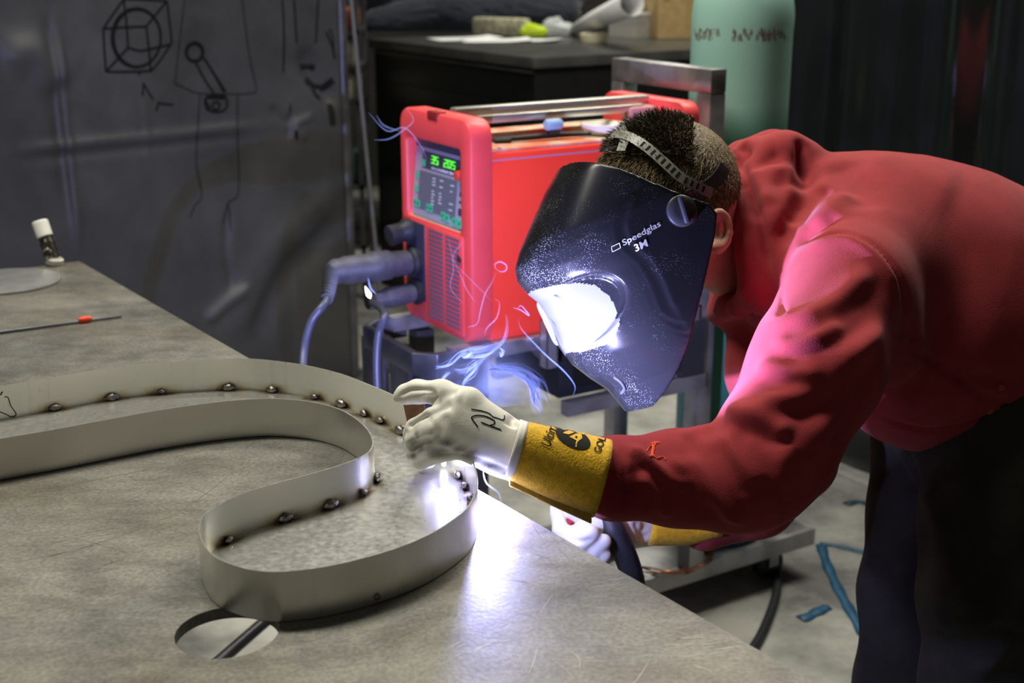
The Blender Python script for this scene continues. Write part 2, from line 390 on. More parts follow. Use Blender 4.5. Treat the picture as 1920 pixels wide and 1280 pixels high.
dr([[(1575, -5), (1585, 200), (1580, 402)], [(1640, -5), (1648, 120), (1655, 240)], [(1775, -5), (1768, 120), (1762, 240)]], 3.6, 'line_drawing')
for ln in ([(800, 460), (798, 500), (795, 535)], [(800, 465), (825, 510), (855, 555)], [(885, 568), (878, 590), (870, 618)], [(888, 575), (925, 580), (968, 584)], [(1840, 160), (1858, 220), (1862, 310)],
    [(1680, 385), (1715, 375), (1750, 372)], [(1745, 490), (1800, 480), (1850, 445)]): dr([ln], 3.4, 'marker_stroke')
mb = MB(); smd = mat('soot_smudge', (0.012, 0.012, 0.013), 0.9, spec=0.1)
for ln, w_ in (([(562, 126), (575, 124), (590, 128)], 12), ([(572, 150), (600, 165), (625, 150)], 14), ([(585, 165), (592, 178), (600, 185)], 9), ([(618, 195), (622, 215), (624, 235)], 14), ([(612, 60), (622, 85), (628, 110)], 6), ([(545, 196), (543, 212)], 4), ([(555, 244), (556, 262)], 6)):
    mb = MB(); stroke(mb, bv, ln, w_, lift=0.0010); mb.build('soot_smudge', smd, cur)
# curtain post and leaning rod
po = cu_0+cu_d*0.02
cp = MB().tube([(po[0], po[1], 0), (po[0], po[1], 2.3)], 0.022, 14); cp.box((po[0], po[1], 0.012), (1, 0, 0), (0, 1, 0), (0, 0, 1), 0.2, 0.2, 0.024)
tag(cp.build('curtain_post', M['steel_dark'], smooth=True), 'dark round post at the right edge of the drawn-on curtain', 'post')
r0, r1 = q(655, -30, 3.75), q(696, 380, 3.62); dd = (r1-r0)/np.linalg.norm(r1-r0); rb = r1+dd*(-r1[2]/dd[2])
tag(MB().tube([r0-dd*0.3, r1, rb], [0.006, 0.006, 0.006], 10).build('metal_rod', mat('dull_rod', (0.05, 0.05, 0.06), 0.8), smooth=True), 'thin steel rod leaning between the curtain post and the black cabinet', 'rod')

# ================================================================== right curtain: black glossy vinyl with vertical folds
rc_d = V(0.588, -0.809, 0); rc_n = V(-0.809, -0.588, 0); rc_0 = tz(1545, 850, 0.03)
def ripR(s, z):
    a = 0.028*math.sin(9*s+0.4)+0.014*math.sin(21*s+1.1+0.4*z)+0.008*math.sin(37*s+2)
    return a*(0.6+0.4*math.sin(1.3*z+s))+0.006*math.sin(4*z+6*s)
v, f = grid_sheet(rc_0, rc_d, rc_n, -0.42, 2.6, 0, 2.4, 420, 60, ripR)
rc = obj_arr('welding_curtain', v, f, mat('black_vinyl', (0.010, 0.012, 0.013), 0.11, spec=0.8, var=0.3, vscale=4, bump=0.06, bscale=25, rvar=0.04))
md = rc.modifiers.new('thick', 'SOLIDIFY'); md.thickness = 0.0015
tag(rc, 'glossy black vinyl curtain in vertical folds behind the welder', 'curtain')

# ================================================================== black cabinet and what lies on it
Hc = 1.13; c0 = tz(1000, 108, Hc)[:2]; cl = tz(690, 72, Hc)[:2]; dl = (cl-c0)/np.linalg.norm(cl-c0); drr = np.array((-dl[1], dl[0]))
drr = drr if drr[0] > 0 else -drr; W1, W2 = np.linalg.norm(cl-c0), 1.15
cab = thing('storage_cabinet', (*(c0+dl*W1/2+drr*W2/2), 0), 'black storage cabinet with a flat worktop, behind the red power source', 'cabinet')
cc = c0+dl*W1/2+drr*W2/2; d3, r3 = V(*dl, 0), V(*drr, 0); Z = V(0, 0, 1)
MB().box((*cc, Hc-0.02), d3, r3, Z, W1, W2, 0.04).build('worktop', M['black_top'], cab, bevel=0.003)
MB().box((*cc, (Hc-0.05)/2+0.005), d3, r3, Z, W1-0.04, W2-0.04, Hc-0.05).build('body', M['black'], cab)
MB().box((*(cc-drr*(W2/2-0.018)), 0.5), d3, r3, Z, W1-0.10, 0.012, 0.9).build('door', M['black'], cab, bevel=0.003)
MB().box((*(cc-dl*(W1/2-0.018)), 0.5), r3, d3, Z, W2-0.10, 0.012, 0.9).build('side_panel', M['black'], cab, bevel=0.003)
MB().box((*(cc-drr*(W2/2-0.012)), Hc-0.055), d3, r3, Z, W1-0.04, 0.02, 0.006).build('edge_trim', M['steel_dark'], cab)
def on(px, py, z=Hc): return tz(px, py, z)
def lump(name, m, cones, h, k, label, cat, noise=0, it=2, smooth=True):
    P = np.array([p for c in cones for p in c[:2]]); r = max(max(c[2:4]) for c in cones)+0.03
    F = Field(P.min(0)-r, P.max(0)+r, h)
    for a, b, ra, rb_ in cones: F.cone(a, b, ra, rb_, k)
    v, f = F.mesh(); v = smooth_mesh(v, f, it)
    if noise:
        n = vnormals(v, f); ph = rng.uniform(0, 6, 3); s = 1.5/noise
        v = v+n*(noise*(np.abs(np.sin(v[:, 0]*s+ph[0]+2*np.sin(v[:, 2]*s*0.7)))+np.abs(np.sin(v[:, 2]*s*1.3+ph[1]+1.5*np.sin(v[:, 1]*s)))-1))[:, None]
    v[:, 2] = np.maximum(v[:, 2], Hc+0.001)
    o = obj_arr(name, v, f, m); return tag(o, label, cat)
jk = [(q(705, 45, 6.25), q(860, 25, 6.3), 0.07, 0.12), (q(860, 25, 6.3), q(1050, 25, 6.3), 0.12, 0.10), (q(720, -20, 6.4), q(1040, -20, 6.4), 0.14, 0.16), (q(760, -90, 6.5), q(1000, -100, 6.5), 0.19, 0.19), (q(890, 40, 6.25), q(1010, -40, 6.3), 0.05, 0.07)]
lump('work_jacket', mat('navy_cloth', (0.010, 0.014, 0.028), 0.85, var=0.4, vscale=9, bump=0.3, bscale=200, sheen=0.2), jk, 0.012, 0.06, 'dark navy jacket heaped along the back of the black cabinet', 'jacket', noise=0.006)
# beige block
b0 = on(885, 66); b1 = on(978, 70); bd = (b1-b0)/np.linalg.norm(b1-b0); bn = V(-bd[1], bd[0], 0); L_ = np.linalg.norm(b1-b0)
bb = MB().box((b0+b1)/2+bn*0.04+V(0, 0, 0.041), bd, bn, Z, L_, 0.085, 0.08).build('foam_block', mat('beige_block', (0.45, 0.43, 0.30), 0.9, var=0.5, vscale=40, bump=0.5, bscale=60), bevel=0.012)
tag(bb, 'beige rectangular block lying on the black cabinet', 'block')
y0 = on(998, 69); lump('crumpled_cloth', mat('lime_cloth', (0.45, 0.60, 0.02), 0.8), [(y0+V(-0.035, -0.02, 0.02), y0+V(0.04, -0.02, 0.02), 0.027, 0.026), (y0+V(-0.015, -0.02, 0.04), y0+V(0.02, -0.02, 0.035), 0.022, 0.016)], 0.004, 0.01, 'crumpled lime yellow cloth beside the beige block', 'cloth', noise=0.006)
y0 = on(1045, 67); lump('plastic_bag', mat('clear_film', (0.62, 0.64, 0.66), 0.22, alpha=0.62, spec=0.8), [(y0+V(-0.04, 0.02, 0.03), y0+V(0.05, 0.0, 0.025), 0.035, 0.03), (y0+V(-0.03, 0.02, 0.05), y0+V(0.0, 0.02, 0.065), 0.025, 0.018)], 0.005, 0.015, 'crumpled clear plastic bag between the lime cloth and the paper roll', 'bag', noise=0.008)
p0, p1 = on(1072, 66)+V(0, 0, 0.022), q(1185, 6, 5.0)
pr = MB().tube([p0, p0*0.6+p1*0.4, p1], [0.02, 0.038, 0.05], 20, cap=False); prr = pr.build('paper_roll', M['paper'], smooth=True); md = prr.modifiers.new('t', 'SOLIDIFY'); md.thickness = 0.0015
tag(prr, 'white paper rolled to a cone, propped against the clear box', 'paper')
bm_ = MB().tube([p0*0.99+p1*0.01, p0*0.93+p1*0.07], [0.021, 0.0245], 16, cap=False).build('blue_band', mat('blue_ink', (0.02, 0.03, 0.25), 0.6), prr, smooth=True)
g0 = on(1142, 70); g1 = on(1192, 73); gd = (g1-g0)/np.linalg.norm(g1-g0); gn = V(-gd[1], gd[0], 0); gw = np.linalg.norm(g1-g0)
cb = thing('clear_container', (g0+g1)/2+gn*0.05, 'clear plastic box standing in front of the cardboard carton', 'box')
clear = mat('clear_plastic', (0.7, 0.7, 0.68), 0.08, alpha=0.28, spec=0.9)
for nm, c, sx, sy, sz in (('front_wall', (g0+g1)/2+V(0, 0, 0.051), gw, 0.003, 0.1), ('back_wall', (g0+g1)/2+gn*0.1+V(0, 0, 0.051), gw, 0.003, 0.1)):
    MB().box(c, gd, gn, Z, sx, sy, sz).build(nm, clear, cb)
for e in (g0, g1): MB().box(e+gn*0.05+V(0, 0, 0.051), gn, gd, Z, 0.1, 0.003, 0.1).build('side_wall', clear, cb)
MB().box((g0+g1)/2+gn*0.05+V(0, 0, 0.106), gd, gn, Z, gw+0.01, 0.11, 0.008).build('lid', mat('frosted_lid', (0.75, 0.75, 0.74), 0.3), cb)
MB().box((g0+g1)/2+gn*0.05+V(0, 0, 0.025), gd, gn, Z, gw*0.8, 0.07, 0.045).build('contents', mat('brown_contents', (0.35, 0.28, 0.2), 0.8), cb)
t0 = on(1112, 80)
tp = MB().lathe([(0.03, 0), (0.055, 0.001), (0.0565, 0.006), (0.0565, 0.034), (0.055, 0.038), (0.036, 0.038), (0.036, 0.001)], t0+V(0, 0, 0.001), Z, 36).build('tape_roll', mat('masking_tape', (0.62, 0.58, 0.40), 0.7, var=0.1), smooth=True)
tag(tp, 'roll of cream masking tape on the front corner of the black cabinet', 'tape')
for i, (ax_, ay_, ex, ey, rot, lb) in enumerate([(870, 73, 0.30, 0.21, 0.35, 'white paper sheet at the left, on the black cabinet'), (930, 77, 0.30, 0.21, 0.1, 'white paper sheet in front of the beige block'), (1005, 77, 0.21, 0.15, -0.3, 'small white paper sheet below the lime cloth')]):
    c = on(ax_, ay_)+V(0, 0, 0.001+0.0016*i); u = V(math.cos(rot), math.sin(rot), 0); w = V(-math.sin(rot), math.cos(rot), 0); vv = []
    for a in range(9):
        for b_ in range(7): vv.append(c+u*ex*(a/8-0.5)+w*ey*(b_/6-0.5)+V(0, 0, 0.004*max(0, (a/8-0.6))**1.5*8))
    I = np.arange(63).reshape(9, 7); ff = np.stack([I[:-1, :-1], I[1:, :-1], I[1:, 1:], I[:-1, 1:]], -1).reshape(-1, 4)
    o = obj_arr('paper_sheet', vv, ff, M['paper']); md = o.modifiers.new('t', 'SOLIDIFY'); md.thickness = 0.0006; md.offset = 1; tag(o, lb, 'paper', 'loose papers on the cabinet')
k0 = on(1232, 74); kd = V(0.98, 0.2, 0); kn = V(-0.2, 0.98, 0)
bx = thing('cardboard_box', k0+kd*0.15+kn*0.15, 'brown cardboard carton beside the green gas cylinder', 'box')
MB().box(k0+kd*0.15+kn*0.15+V(0, 0, 0.171), kd, kn, Z, 0.3, 0.3, 0.34).build('carton', M['card'], bx, bevel=0.004)
MB().box(k0+kd*0.15-kn*0.001+V(0, 0, 0.2), kd, kn, Z, 0.045, 0.003, 0.30).build('packing_tape', mat('brown_tape', (0.42, 0.30, 0.12), 0.35), bx)
pm = MB()
for i, (ox, oz, w, h) in enumerate([(0.035, 0.165, 0.03, 0.003), (0.035, 0.172, 0.003, 0.016), (0.05, 0.172, 0.003, 0.016), (0.24, 0.165, 0.008, 0.004)]): pm.box(k0+kd*ox-kn*0.001+V(0, 0, oz), kd, kn, Z, w, 0.001, h)
pm.build('printed_mark', M['print'], bx)['kind'] = 'stuff'

# ================================================================== storage rack seen past the post
ra = q(634, 300, 5.75); rk = thing('storage_rack', (ra[0], ra[1], 0), 'narrow rack of shelves between the curtain post and the black cabinet', 'rack')
def zat(py, D): return q(672, py, D)[2]
shelf_z = [0.25, 0.52, zat(178, 5.75), zat(113, 5.75), zat(48, 5.75)]
for z in shelf_z: MB().box((ra[0], ra[1], z-0.01), (1, 0, 0), (0, 1, 0), Z, 0.26, 0.32, 0.02).build('shelf', M['steel_dark'], rk)
for sx in (-0.12, 0.12):
    for sy in (-0.15, 0.15): MB().box((ra[0]+sx, ra[1]+sy, 0.85), (1, 0, 0), (0, 1, 0), Z, 0.02, 0.02, 1.7).build('upright', M['steel_dark'], rk)
def rb_(name, dx, z, w, h, col, lb, cat):
    o = MB().box((ra[0]+dx, ra[1]-0.02, z+h/2+0.001), (1, 0, 0), (0, 1, 0), Z, w, 0.2, h).build(name, mat(name+'_surface', col, 0.7, var=0.3, vscale=12), bevel=0.012); tag(o, lb, cat)
    return o
rb_('storage_box', 0.03, shelf_z[4], 0.16, 0.085, (0.30, 0.07, 0.03), 'rust orange box on the upper rack shelf past the post', 'box')
rb_('parts_bin', 0.0, shelf_z[3], 0.2, 0.11, (0.36, 0.35, 0.24), 'olive beige bin under the rust orange box', 'bin')
rb_('plastic_canister', 0.01, shelf_z[2], 0.2, 0.12, (0.6, 0.59, 0.44), 'cream canister on the rack below the olive bin', 'canister')
rb_('parts_bin', 0.02, shelf_z[1], 0.2, 0.14, (0.05, 0.09, 0.08), 'dark green bin on the low rack shelf', 'bin')
# ================================================================== steel welding table
TZ = 0.90; T0 = tz(148, 489, TZ); e1 = V(0.607, -0.795, 0); e1 /= np.linalg.norm(e1); e2 = V(-0.795, -0.607, 0); e2 = e2-e1*(e2@e1); e2 /= np.linalg.norm(e2)
_t = tz(1530, 1280, TZ)-T0; e1 = _t/np.linalg.norm(_t); e2 = V(e1[1], -e1[0], 0); TL, TW, TT = 2.02, 1.25, 0.012
def steel_plate():
    m = mat('table_steel', (0.24, 0.22, 0.18), 0.4, 0.45); nt = m.node_tree; b = nt.nodes['Principled BSDF']
    tc = N(m, 'ShaderNodeTexCoord'); mp = N(m, 'ShaderNodeMapping'); mp.inputs['Rotation'].default_value = (0, 0, -math.atan2(0.607, 0.795)-0.9)
    mp.inputs['Scale'].default_value = (1, 2.2, 1); L(m, tc.outputs['Object'], mp.inputs[0])
    n1 = N(m, 'ShaderNodeTexNoise', i_Scale=2.6, i_Detail=10.0, i_Roughness=0.65); L(m, mp.outputs[0], n1.inputs[0])
    n0 = N(m, 'ShaderNodeTexNoise', i_Scale=5.0, i_Detail=9.0, i_Roughness=0.7); L(m, tc.outputs['Object'], n0.inputs[0])
    r = N(m, 'ShaderNodeValToRGB'); L(m, n1.outputs[0], r.inputs[0]); e = r.color_ramp.elements
    e[0].position = 0.3; e[0].color = (0.135, 0.118, 0.090, 1); e[1].position = 0.7; e[1].color = (0.285, 0.275, 0.245, 1); x = e.new(0.48); x.color = (0.215, 0.203, 0.172, 1)
    r0 = N(m, 'ShaderNodeValToRGB'); L(m, n0.outputs[0], r0.inputs[0]); r0.color_ramp.elements[0].position = 0.36; r0.color_ramp.elements[0].color = (0.55, 0.56, 0.60, 1)
    r0.color_ramp.elements[1].position = 0.56; r0.color_ramp.elements[1].color = (1, 1, 1, 1)
    mx = N(m, 'ShaderNodeMix', data_type='RGBA', blend_type='MULTIPLY'); mx.inputs[0].default_value = 1.0; L(m, r.outputs[0], mx.inputs[6]); L(m, r0.outputs[0], mx.inputs[7])
    # fine grain and darker worn speckle
    ng = N(m, 'ShaderNodeTexNoise', i_Scale=210.0, i_Detail=3.0, i_Roughness=0.6); L(m, tc.outputs['Object'], ng.inputs[0]); gr_ = N(m, 'ShaderNodeMapRange'); gr_.inputs[1].default_value = 0.3; gr_.inputs[2].default_value = 0.7; gr_.inputs[3].default_value = 0.72; gr_.inputs[4].default_value = 1.25; L(m, ng.outputs[0], gr_.inputs[0])
    sc_ = N(m, 'ShaderNodeMix', data_type='RGBA', blend_type='MULTIPLY'); sc_.inputs[0].default_value = 1.0; L(m, mx.outputs[2], sc_.inputs[6]); L(m, gr_.outputs[0], sc_.inputs[7]); L(m, sc_.outputs[2], b.inputs['Base Color']); acc = ng.outputs[0]
    n2 = N(m, 'ShaderNodeTexNoise', i_Scale=14.0, i_Detail=8.0); L(m, mp.outputs[0], n2.inputs[0])
    mr = N(m, 'ShaderNodeMapRange'); mr.inputs[1].default_value = 0.3; mr.inputs[2].default_value = 0.7; mr.inputs[3].default_value = 0.36; mr.inputs[4].default_value = 0.58; L(m, n2.outputs[0], mr.inputs[0]); L(m, mr.outputs[0], b.inputs['Roughness'])
    bp = N(m, 'ShaderNodeBump'); bp.inputs['Strength'].default_value = 0.25; bp.inputs['Distance'].default_value = 0.001
    sm = N(m, 'ShaderNodeMath', operation='ADD'); L(m, n2.outputs[0], sm.inputs[0]); L(m, acc, sm.inputs[1]); L(m, sm.outputs[0], bp.inputs['Height']); L(m, bp.outputs[0], b.inputs['Normal'])
    return m
M['table'] = steel_plate()
tb = thing('welding_table', T0+e1*TL/2+e2*TW/2-V(0, 0, TZ), 'scratched bare steel welding table with a round hole in its top', 'table')
hc = tz(426, 1184, TZ); hr = abs(tz(527, 1172, TZ)[0]-tz(325, 1195, TZ)[0])/2*1.0
bm = bmesh.new(); co = [T0, T0+e1*TL, T0+e1*TL+e2*TW, T0+e2*TW]; ov = [bm.verts.new(c) for c in co]
hv = [bm.verts.new(hc+V(math.cos(2*math.pi*i/64)*hr, math.sin(2*math.pi*i/64)*hr, 0)) for i in range(64)]
ed = [bm.edges.new((ov[i], ov[(i+1) % 4])) for i in range(4)]+[bm.edges.new((hv[i], hv[(i+1) % 64])) for i in range(64)]
bmesh.ops.triangle_fill(bm, use_beauty=True, edges=ed)
for fc in [fc for fc in bm.faces if (Vector(hc)-fc.calc_center_median()).length < hr*0.9 and all(vv in hv for vv in fc.verts)]: bm.faces.remove(fc)
bmesh.ops.recalc_face_normals(bm, faces=bm.faces)
if bm.faces[0].normal.z < 0: bmesh.ops.reverse_faces(bm, faces=bm.faces)
ext = bmesh.ops.extrude_face_region(bm, geom=list(bm.faces)); vs = [g for g in ext['geom'] if isinstance(g, bmesh.types.BMVert)]
bmesh.ops.translate(bm, verts=vs, vec=(0, 0, -TT)); bmesh.ops.recalc_face_normals(bm, faces=bm.faces)
me = bpy.data.meshes.new('table_top'); bm.to_mesh(me); bm.free(); me.materials.append(M['table']); link(bpy.data.objects.new('table_top', me), tb)
for a in (0.12, TL-0.12):
    for b_ in (0.10, TW-0.10):
        c = T0+e1*a+e2*b_; MB().box((c[0], c[1], (TZ-TT)/2), e1, e2, Z, 0.07, 0.07, TZ-TT).build('leg', M['steel_dark'], tb)
for b_ in (0.10, TW-0.10): MB().box(T0+e1*TL/2+e2*b_+V(0, 0, -TT-0.035), e1, e2, Z, TL-0.24, 0.05, 0.07).build('apron_rail', M['steel_dark'], tb)
for a in (0.12, TL-0.12): MB().box(T0+e1*a+e2*TW/2+V(0, 0, -TT-0.035), e2, e1, Z, TW-0.27, 0.05, 0.07).build('apron_rail', M['steel_dark'], tb)
br0, br1 = tz(415, 1236, 0.25), tz(500, 1162, 0.25)
_d = (br1-br0)/np.linalg.norm(br1-br0); tbr = MB().tube([br0-_d*0.45, br1+_d*0.55], 0.012, 10).build('brace', M['steel_dark'], tb, smooth=True)

# scratches ground into the top
Rs = random.Random(21); scr = MB()
def scratch(pts, w, zz=0.00012):
    C = spline(pts, max(4, 3*len(pts))); v = []; n_ = len(C)
    for i_ in range(n_):
        t = C[min(i_+1, n_-1)]-C[max(i_-1, 0)]; t = t/(np.linalg.norm(t)+1e-12); sd = np.array((-t[1], t[0])); e = w*(0.25+0.75*math.sin(math.pi*(i_+0.5)/n_))/2
        v += [(*(C[i_]-sd*e), TZ+zz), (*(C[i_]+sd*e), TZ+zz)]
    if any(not (0.004 < (np.array(p_)-T0)@e2 < TW-0.004 and 0.004 < (np.array(p_)-T0)@e1 < TL-0.004) for p_ in v): return
    scr.add(v, [(2*i_, 2*i_+1, 2*i_+3, 2*i_+2) for i_ in range(n_-1)])
for i_ in range(420):
    a_, b_ = Rs.uniform(0.3, 1.95), Rs.uniform(0.01, 1.1)**1.3
    if (V(*(T0+e1*a_+e2*b_)[:2])-hc[:2]) @ (V(*(T0+e1*a_+e2*b_)[:2])-hc[:2]) < (hr+0.06)**2: continue
    c = (T0+e1*a_+e2*b_)[:2]; an = Rs.choice((0.35, 0.5, -0.15, 0.9, 2.2, 1.4))+Rs.gauss(0, 0.22); ln = 0.006+0.05*Rs.random()**2.2; d = np.array((math.cos(an), math.sin(an)))*ln; k_ = np.array((-d[1], d[0]))*Rs.gauss(0, 0.1)
    scratch([c-d, c+k_, c+d], Rs.uniform(0.0003, 0.0009))
for cx, cy, n_, an in ((600, 1085, 26, 1.0), (790, 1150, 22, 0.9), (820, 1230, 18, 0.9), (1290, 1200, 24, 0.2), (1080, 1010, 24, 1.9), (150, 1020, 12, 0.5), (330, 1135, 10, 0.5), (1210, 1100, 20, 0.3), (480, 1150, 10, 0.6)):
    for i_ in range(n_):
        c = tz(cx+Rs.gauss(0, 45), cy+Rs.gauss(0, 16), TZ)[:2]; a2 = an+Rs.gauss(0, 0.12); ln = 0.004+0.014*Rs.random(); d = np.array((math.cos(a2), math.sin(a2)))*ln
        if (c-hc[:2])@(c-hc[:2]) > (hr+0.02)**2: scratch([c-d, c, c+d], Rs.uniform(0.0004, 0.0010))
for ln_ in ([(25, 1055), (120, 1036), (230, 1002), (330, 962), (400, 915), (440, 880)], [(5, 935), (60, 925), (150, 905), (280, 880)], [(380, 1258), (560, 1240), (700, 1222)], [(420, 1070), (480, 1110), (560, 1150)]): scratch([tz(x, y, TZ)[:2] for x, y in ln_], 0.0012)
scr.build('surface_scratches', mat('bright_scratch', (0.42, 0.41, 0.37), 0.32, 0.8), tb)['kind'] = 'stuff'

# ================================================================== sheet metal letter
LH = 0.052; LZ = TZ+LH; PZ = TZ+0.006
outer = [(-250, 772), (-100, 742), (0, 724), (100, 707), (200, 690), (300, 679), (400, 673), (460, 672), (520, 677), (580, 686), (640, 701), (690, 720), (728, 736), (758, 751), (800, 775), (840, 803), (868, 832), (886, 864),
         (894, 890), (894, 908), (891, 924), (876, 951), (842, 978), (802, 1002), (742, 1027), (674, 1047), (607, 1062), (540, 1070), (504, 1071), (470, 1067), (437, 1058), (403, 1043), (383, 1021), (372, 994)]
inner = [(-250, 869), (-100, 841), (0, 822), (101, 805), (202, 786), (302, 768), (403, 754), (470, 748), (520, 747), (584, 753), (634, 766), (668, 785), (690, 806), (699, 826), (696, 841), (684, 852), (658, 864), (607, 881), (537, 900), (470, 919), (427, 937), (396, 954), (378, 971), (372, 994)]
O3 = spline([tz(x, y, LZ)[:2] for x, y in outer], 360); I3 = spline([tz(x, y, LZ)[:2] for x, y in inner], 360)
lt = thing('metal_letter', (*O3.mean(0), TZ), 'open stainless steel letter shell with curved side strips on the welding table', 'letter')
tack_px = [(105, 768, 0), (212, 750, 0), (302, 741, 0), (425, 733, 0), (505, 735, 0), (585, 747, 0), (635, 760, 0), (680, 776, 0), (708, 790, 0), (738, 811, 0), (433, 1014, 1), (541, 976, 1), (633, 953, 1), (690, 925, 1), (708, 896, 1), (845, 893, 0), (862, 911, 0), (876, 937, 0)]
def nearest(C, p):
    i = np.argmin(np.linalg.norm(C-p[:2], axis=1)); return i
TK = []
for x, y, w in tack_px:
    p = tz(x, y, PZ+0.003); C = I3 if w else O3; i = nearest(C, p); n = p[:2]-C[i]; n /= np.linalg.norm(n)+1e-9
    c = C[i]+n*0.004; TK.append((c[0], c[1], PZ+0.003, n, C[min(i+1, 359)]-C[max(i-1, 0)]))
TKP = np.array([t[:3] for t in TK])
def stainless():
    m = mat('stainless', (0.62, 0.61, 0.565), 0.32, 0.88); nt = m.node_tree; b = nt.nodes['Principled BSDF']
    tc = N(m, 'ShaderNodeTexCoord'); mp = N(m, 'ShaderNodeMapping'); mp.inputs['Scale'].default_value = (150, 150, 4); L(m, tc.outputs['Object'], mp.inputs[0])
    n1 = N(m, 'ShaderNodeTexNoise', i_Scale=1.0, i_Detail=3.0); L(m, mp.outputs[0], n1.inputs[0])
    mr = N(m, 'ShaderNodeMapRange'); mr.inputs[1].default_value = 0.3; mr.inputs[2].default_value = 0.7; mr.inputs[3].default_value = 0.27; mr.inputs[4].default_value = 0.36; L(m, n1.outputs[0], mr.inputs[0]); L(m, mr.outputs[0], b.inputs['Roughness'])
    b.inputs['Anisotropic'].default_value = 0.3
    at = N(m, 'ShaderNodeAttribute', attribute_name='scorch'); r = N(m, 'ShaderNodeValToRGB'); e = r.color_ramp.elements
    e[0].position = 0.0; e[0].color = (0.74, 0.73, 0.68, 1); e[1].position = 0.85; e[1].color = (0.05, 0.045, 0.04, 1)
    x = e.new(0.22); x.color = (0.58, 0.53, 0.38, 1); x = e.new(0.45); x.color = (0.30, 0.24, 0.18, 1)
    L(m, at.outputs['Fac'], r.inputs[0]); L(m, r.outputs[0], b.inputs['Base Color']); return m
M['inox'] = stainless()
def scorch(o):
    me = o.data; v = np.empty(len(me.vertices)*3, np.float32); me.vertices.foreach_get('co', v); v = v.reshape(-1, 3); s = np.zeros(len(v))
    for (x, y, z, n, t) in TK:
        t2 = t/(np.linalg.norm(t)+1e-9); d = v-np.array((x, y, z)); u = d[:, 0]*t2[0]+d[:, 1]*t2[1]; w = np.hypot(d[:, 0]*n[0]+d[:, 1]*n[1], d[:, 2]); 
        s = np.maximum(s, np.exp(-(u/0.019)**2-(w/0.0055)**2))
    jit = 0.75+0.5*rng.random(len(v)); a = me.attributes.new('scorch', 'FLOAT', 'POINT'); a.data.foreach_set('value', np.clip(s*jit, 0, 1).astype(np.float32))
def strip_wall(name, C, z0, z1, th=0.0016, rows=9):
    t = np.gradient(C, axis=0); t /= np.linalg.norm(t, axis=1)[:, None]; n = np.stack([-t[:, 1], t[:, 0]], 1); v = []; m = len(C)
    for s in (-0.5, 0.5):
        for j in range(rows):
            z = z0+(z1-z0)*j/(rows-1); P = C+n*th*s; v.append(np.c_[P, np.full(m, z)])
    v = np.vstack(v); f = []; ofs = rows*m
    for j in range(rows-1):
        for i in range(m-1):
            a = j*m+i; f.append((a, a+1, a+m+1, a+m)); f.append((ofs+a+m, ofs+a+m+1, ofs+a+1, ofs+a))
    tt = (rows-1)*m
    for i in range(m-1): f.append((tt+i, tt+i+1, ofs+tt+i+1, ofs+tt+i)); f.append((ofs+i, ofs+i+1, i+1, i))
    o = obj_arr(name, v, np.array(f), M['inox'], lt); bm = bmesh.new(); bm.from_mesh(o.data); bmesh.ops.recalc_face_normals(bm, faces=bm.faces); bm.to_mesh(o.data); bm.free()
    autosmooth(o.data, 0.9); scorch(o); return o
wo = strip_wall('side_strip', O3, TZ+0.001, LZ); wi = strip_wall('side_strip', I3, TZ+0.001, LZ)
rows = 30; tt = np.linspace(0, 1, rows); tt = 0.5-0.5*np.cos(np.pi*tt); PV = []
for i in range(360):
    for s in tt:
        p = O3[i]*(1-s)+I3[i]*s; PV.append((p[0], p[1], PZ))
I = np.arange(360*rows).reshape(360, rows); ff = np.stack([I[:-1, :-1], I[1:, :-1], I[1:, 1:], I[:-1, 1:]], -1).reshape(-1, 4)
pl = obj_arr('face_plate', PV, ff, M['inox'], lt); bm = bmesh.new(); bm.from_mesh(pl.data)
bmesh.ops.recalc_face_normals(bm, faces=bm.faces)
if sum(f_.normal.z for f_ in bm.faces) < 0: bmesh.ops.reverse_faces(bm, faces=bm.faces)
bm.to_mesh(pl.data); bm.free(); scorch(pl); md = pl.modifiers.new('t', 'SOLIDIFY'); md.thickness = 0.003; md.offset = -1
M['weld'] = mat('weld_bead', (0.42, 0.40, 0.37), 0.28, 1.0, var=0.6, vscale=300, bump=0.6, bscale=400)
wm = None
for i, (x, y, z, n, t) in enumerate(TK):
    t3 = V(*(t/np.linalg.norm(t)), 0); n3 = V(*n, 0); s = 1.0+0.3*math.sin(i*2.3); F_ = MB()
    prof = [(0.0004, -1), (0.38, -0.85), (0.62, -0.6), (0.9, -0.25), (1, 0.05), (0.85, 0.4), (0.5, 0.75), (0.0004, 1)]
    Fv = []; Ff = []; nn = 12
    for (r, h) in prof:
        for kk in range(nn):
            a = 2*math.pi*kk/nn; Fv.append(V(x, y, z)+t3*h*0.0085*s+n3*(math.cos(a)*r*0.0042*s)+Z*(math.sin(a)*r*0.0052*s)+Z*0.001)
    for j in range(len(prof)-1):
        for kk in range(nn): Ff.append((j*nn+kk, j*nn+(kk+1) % nn, (j+1)*nn+(kk+1) % nn, (j+1)*nn+kk))
    F_.add(Fv, Ff).build('weld_tack', M['weld'], lt, smooth=True)
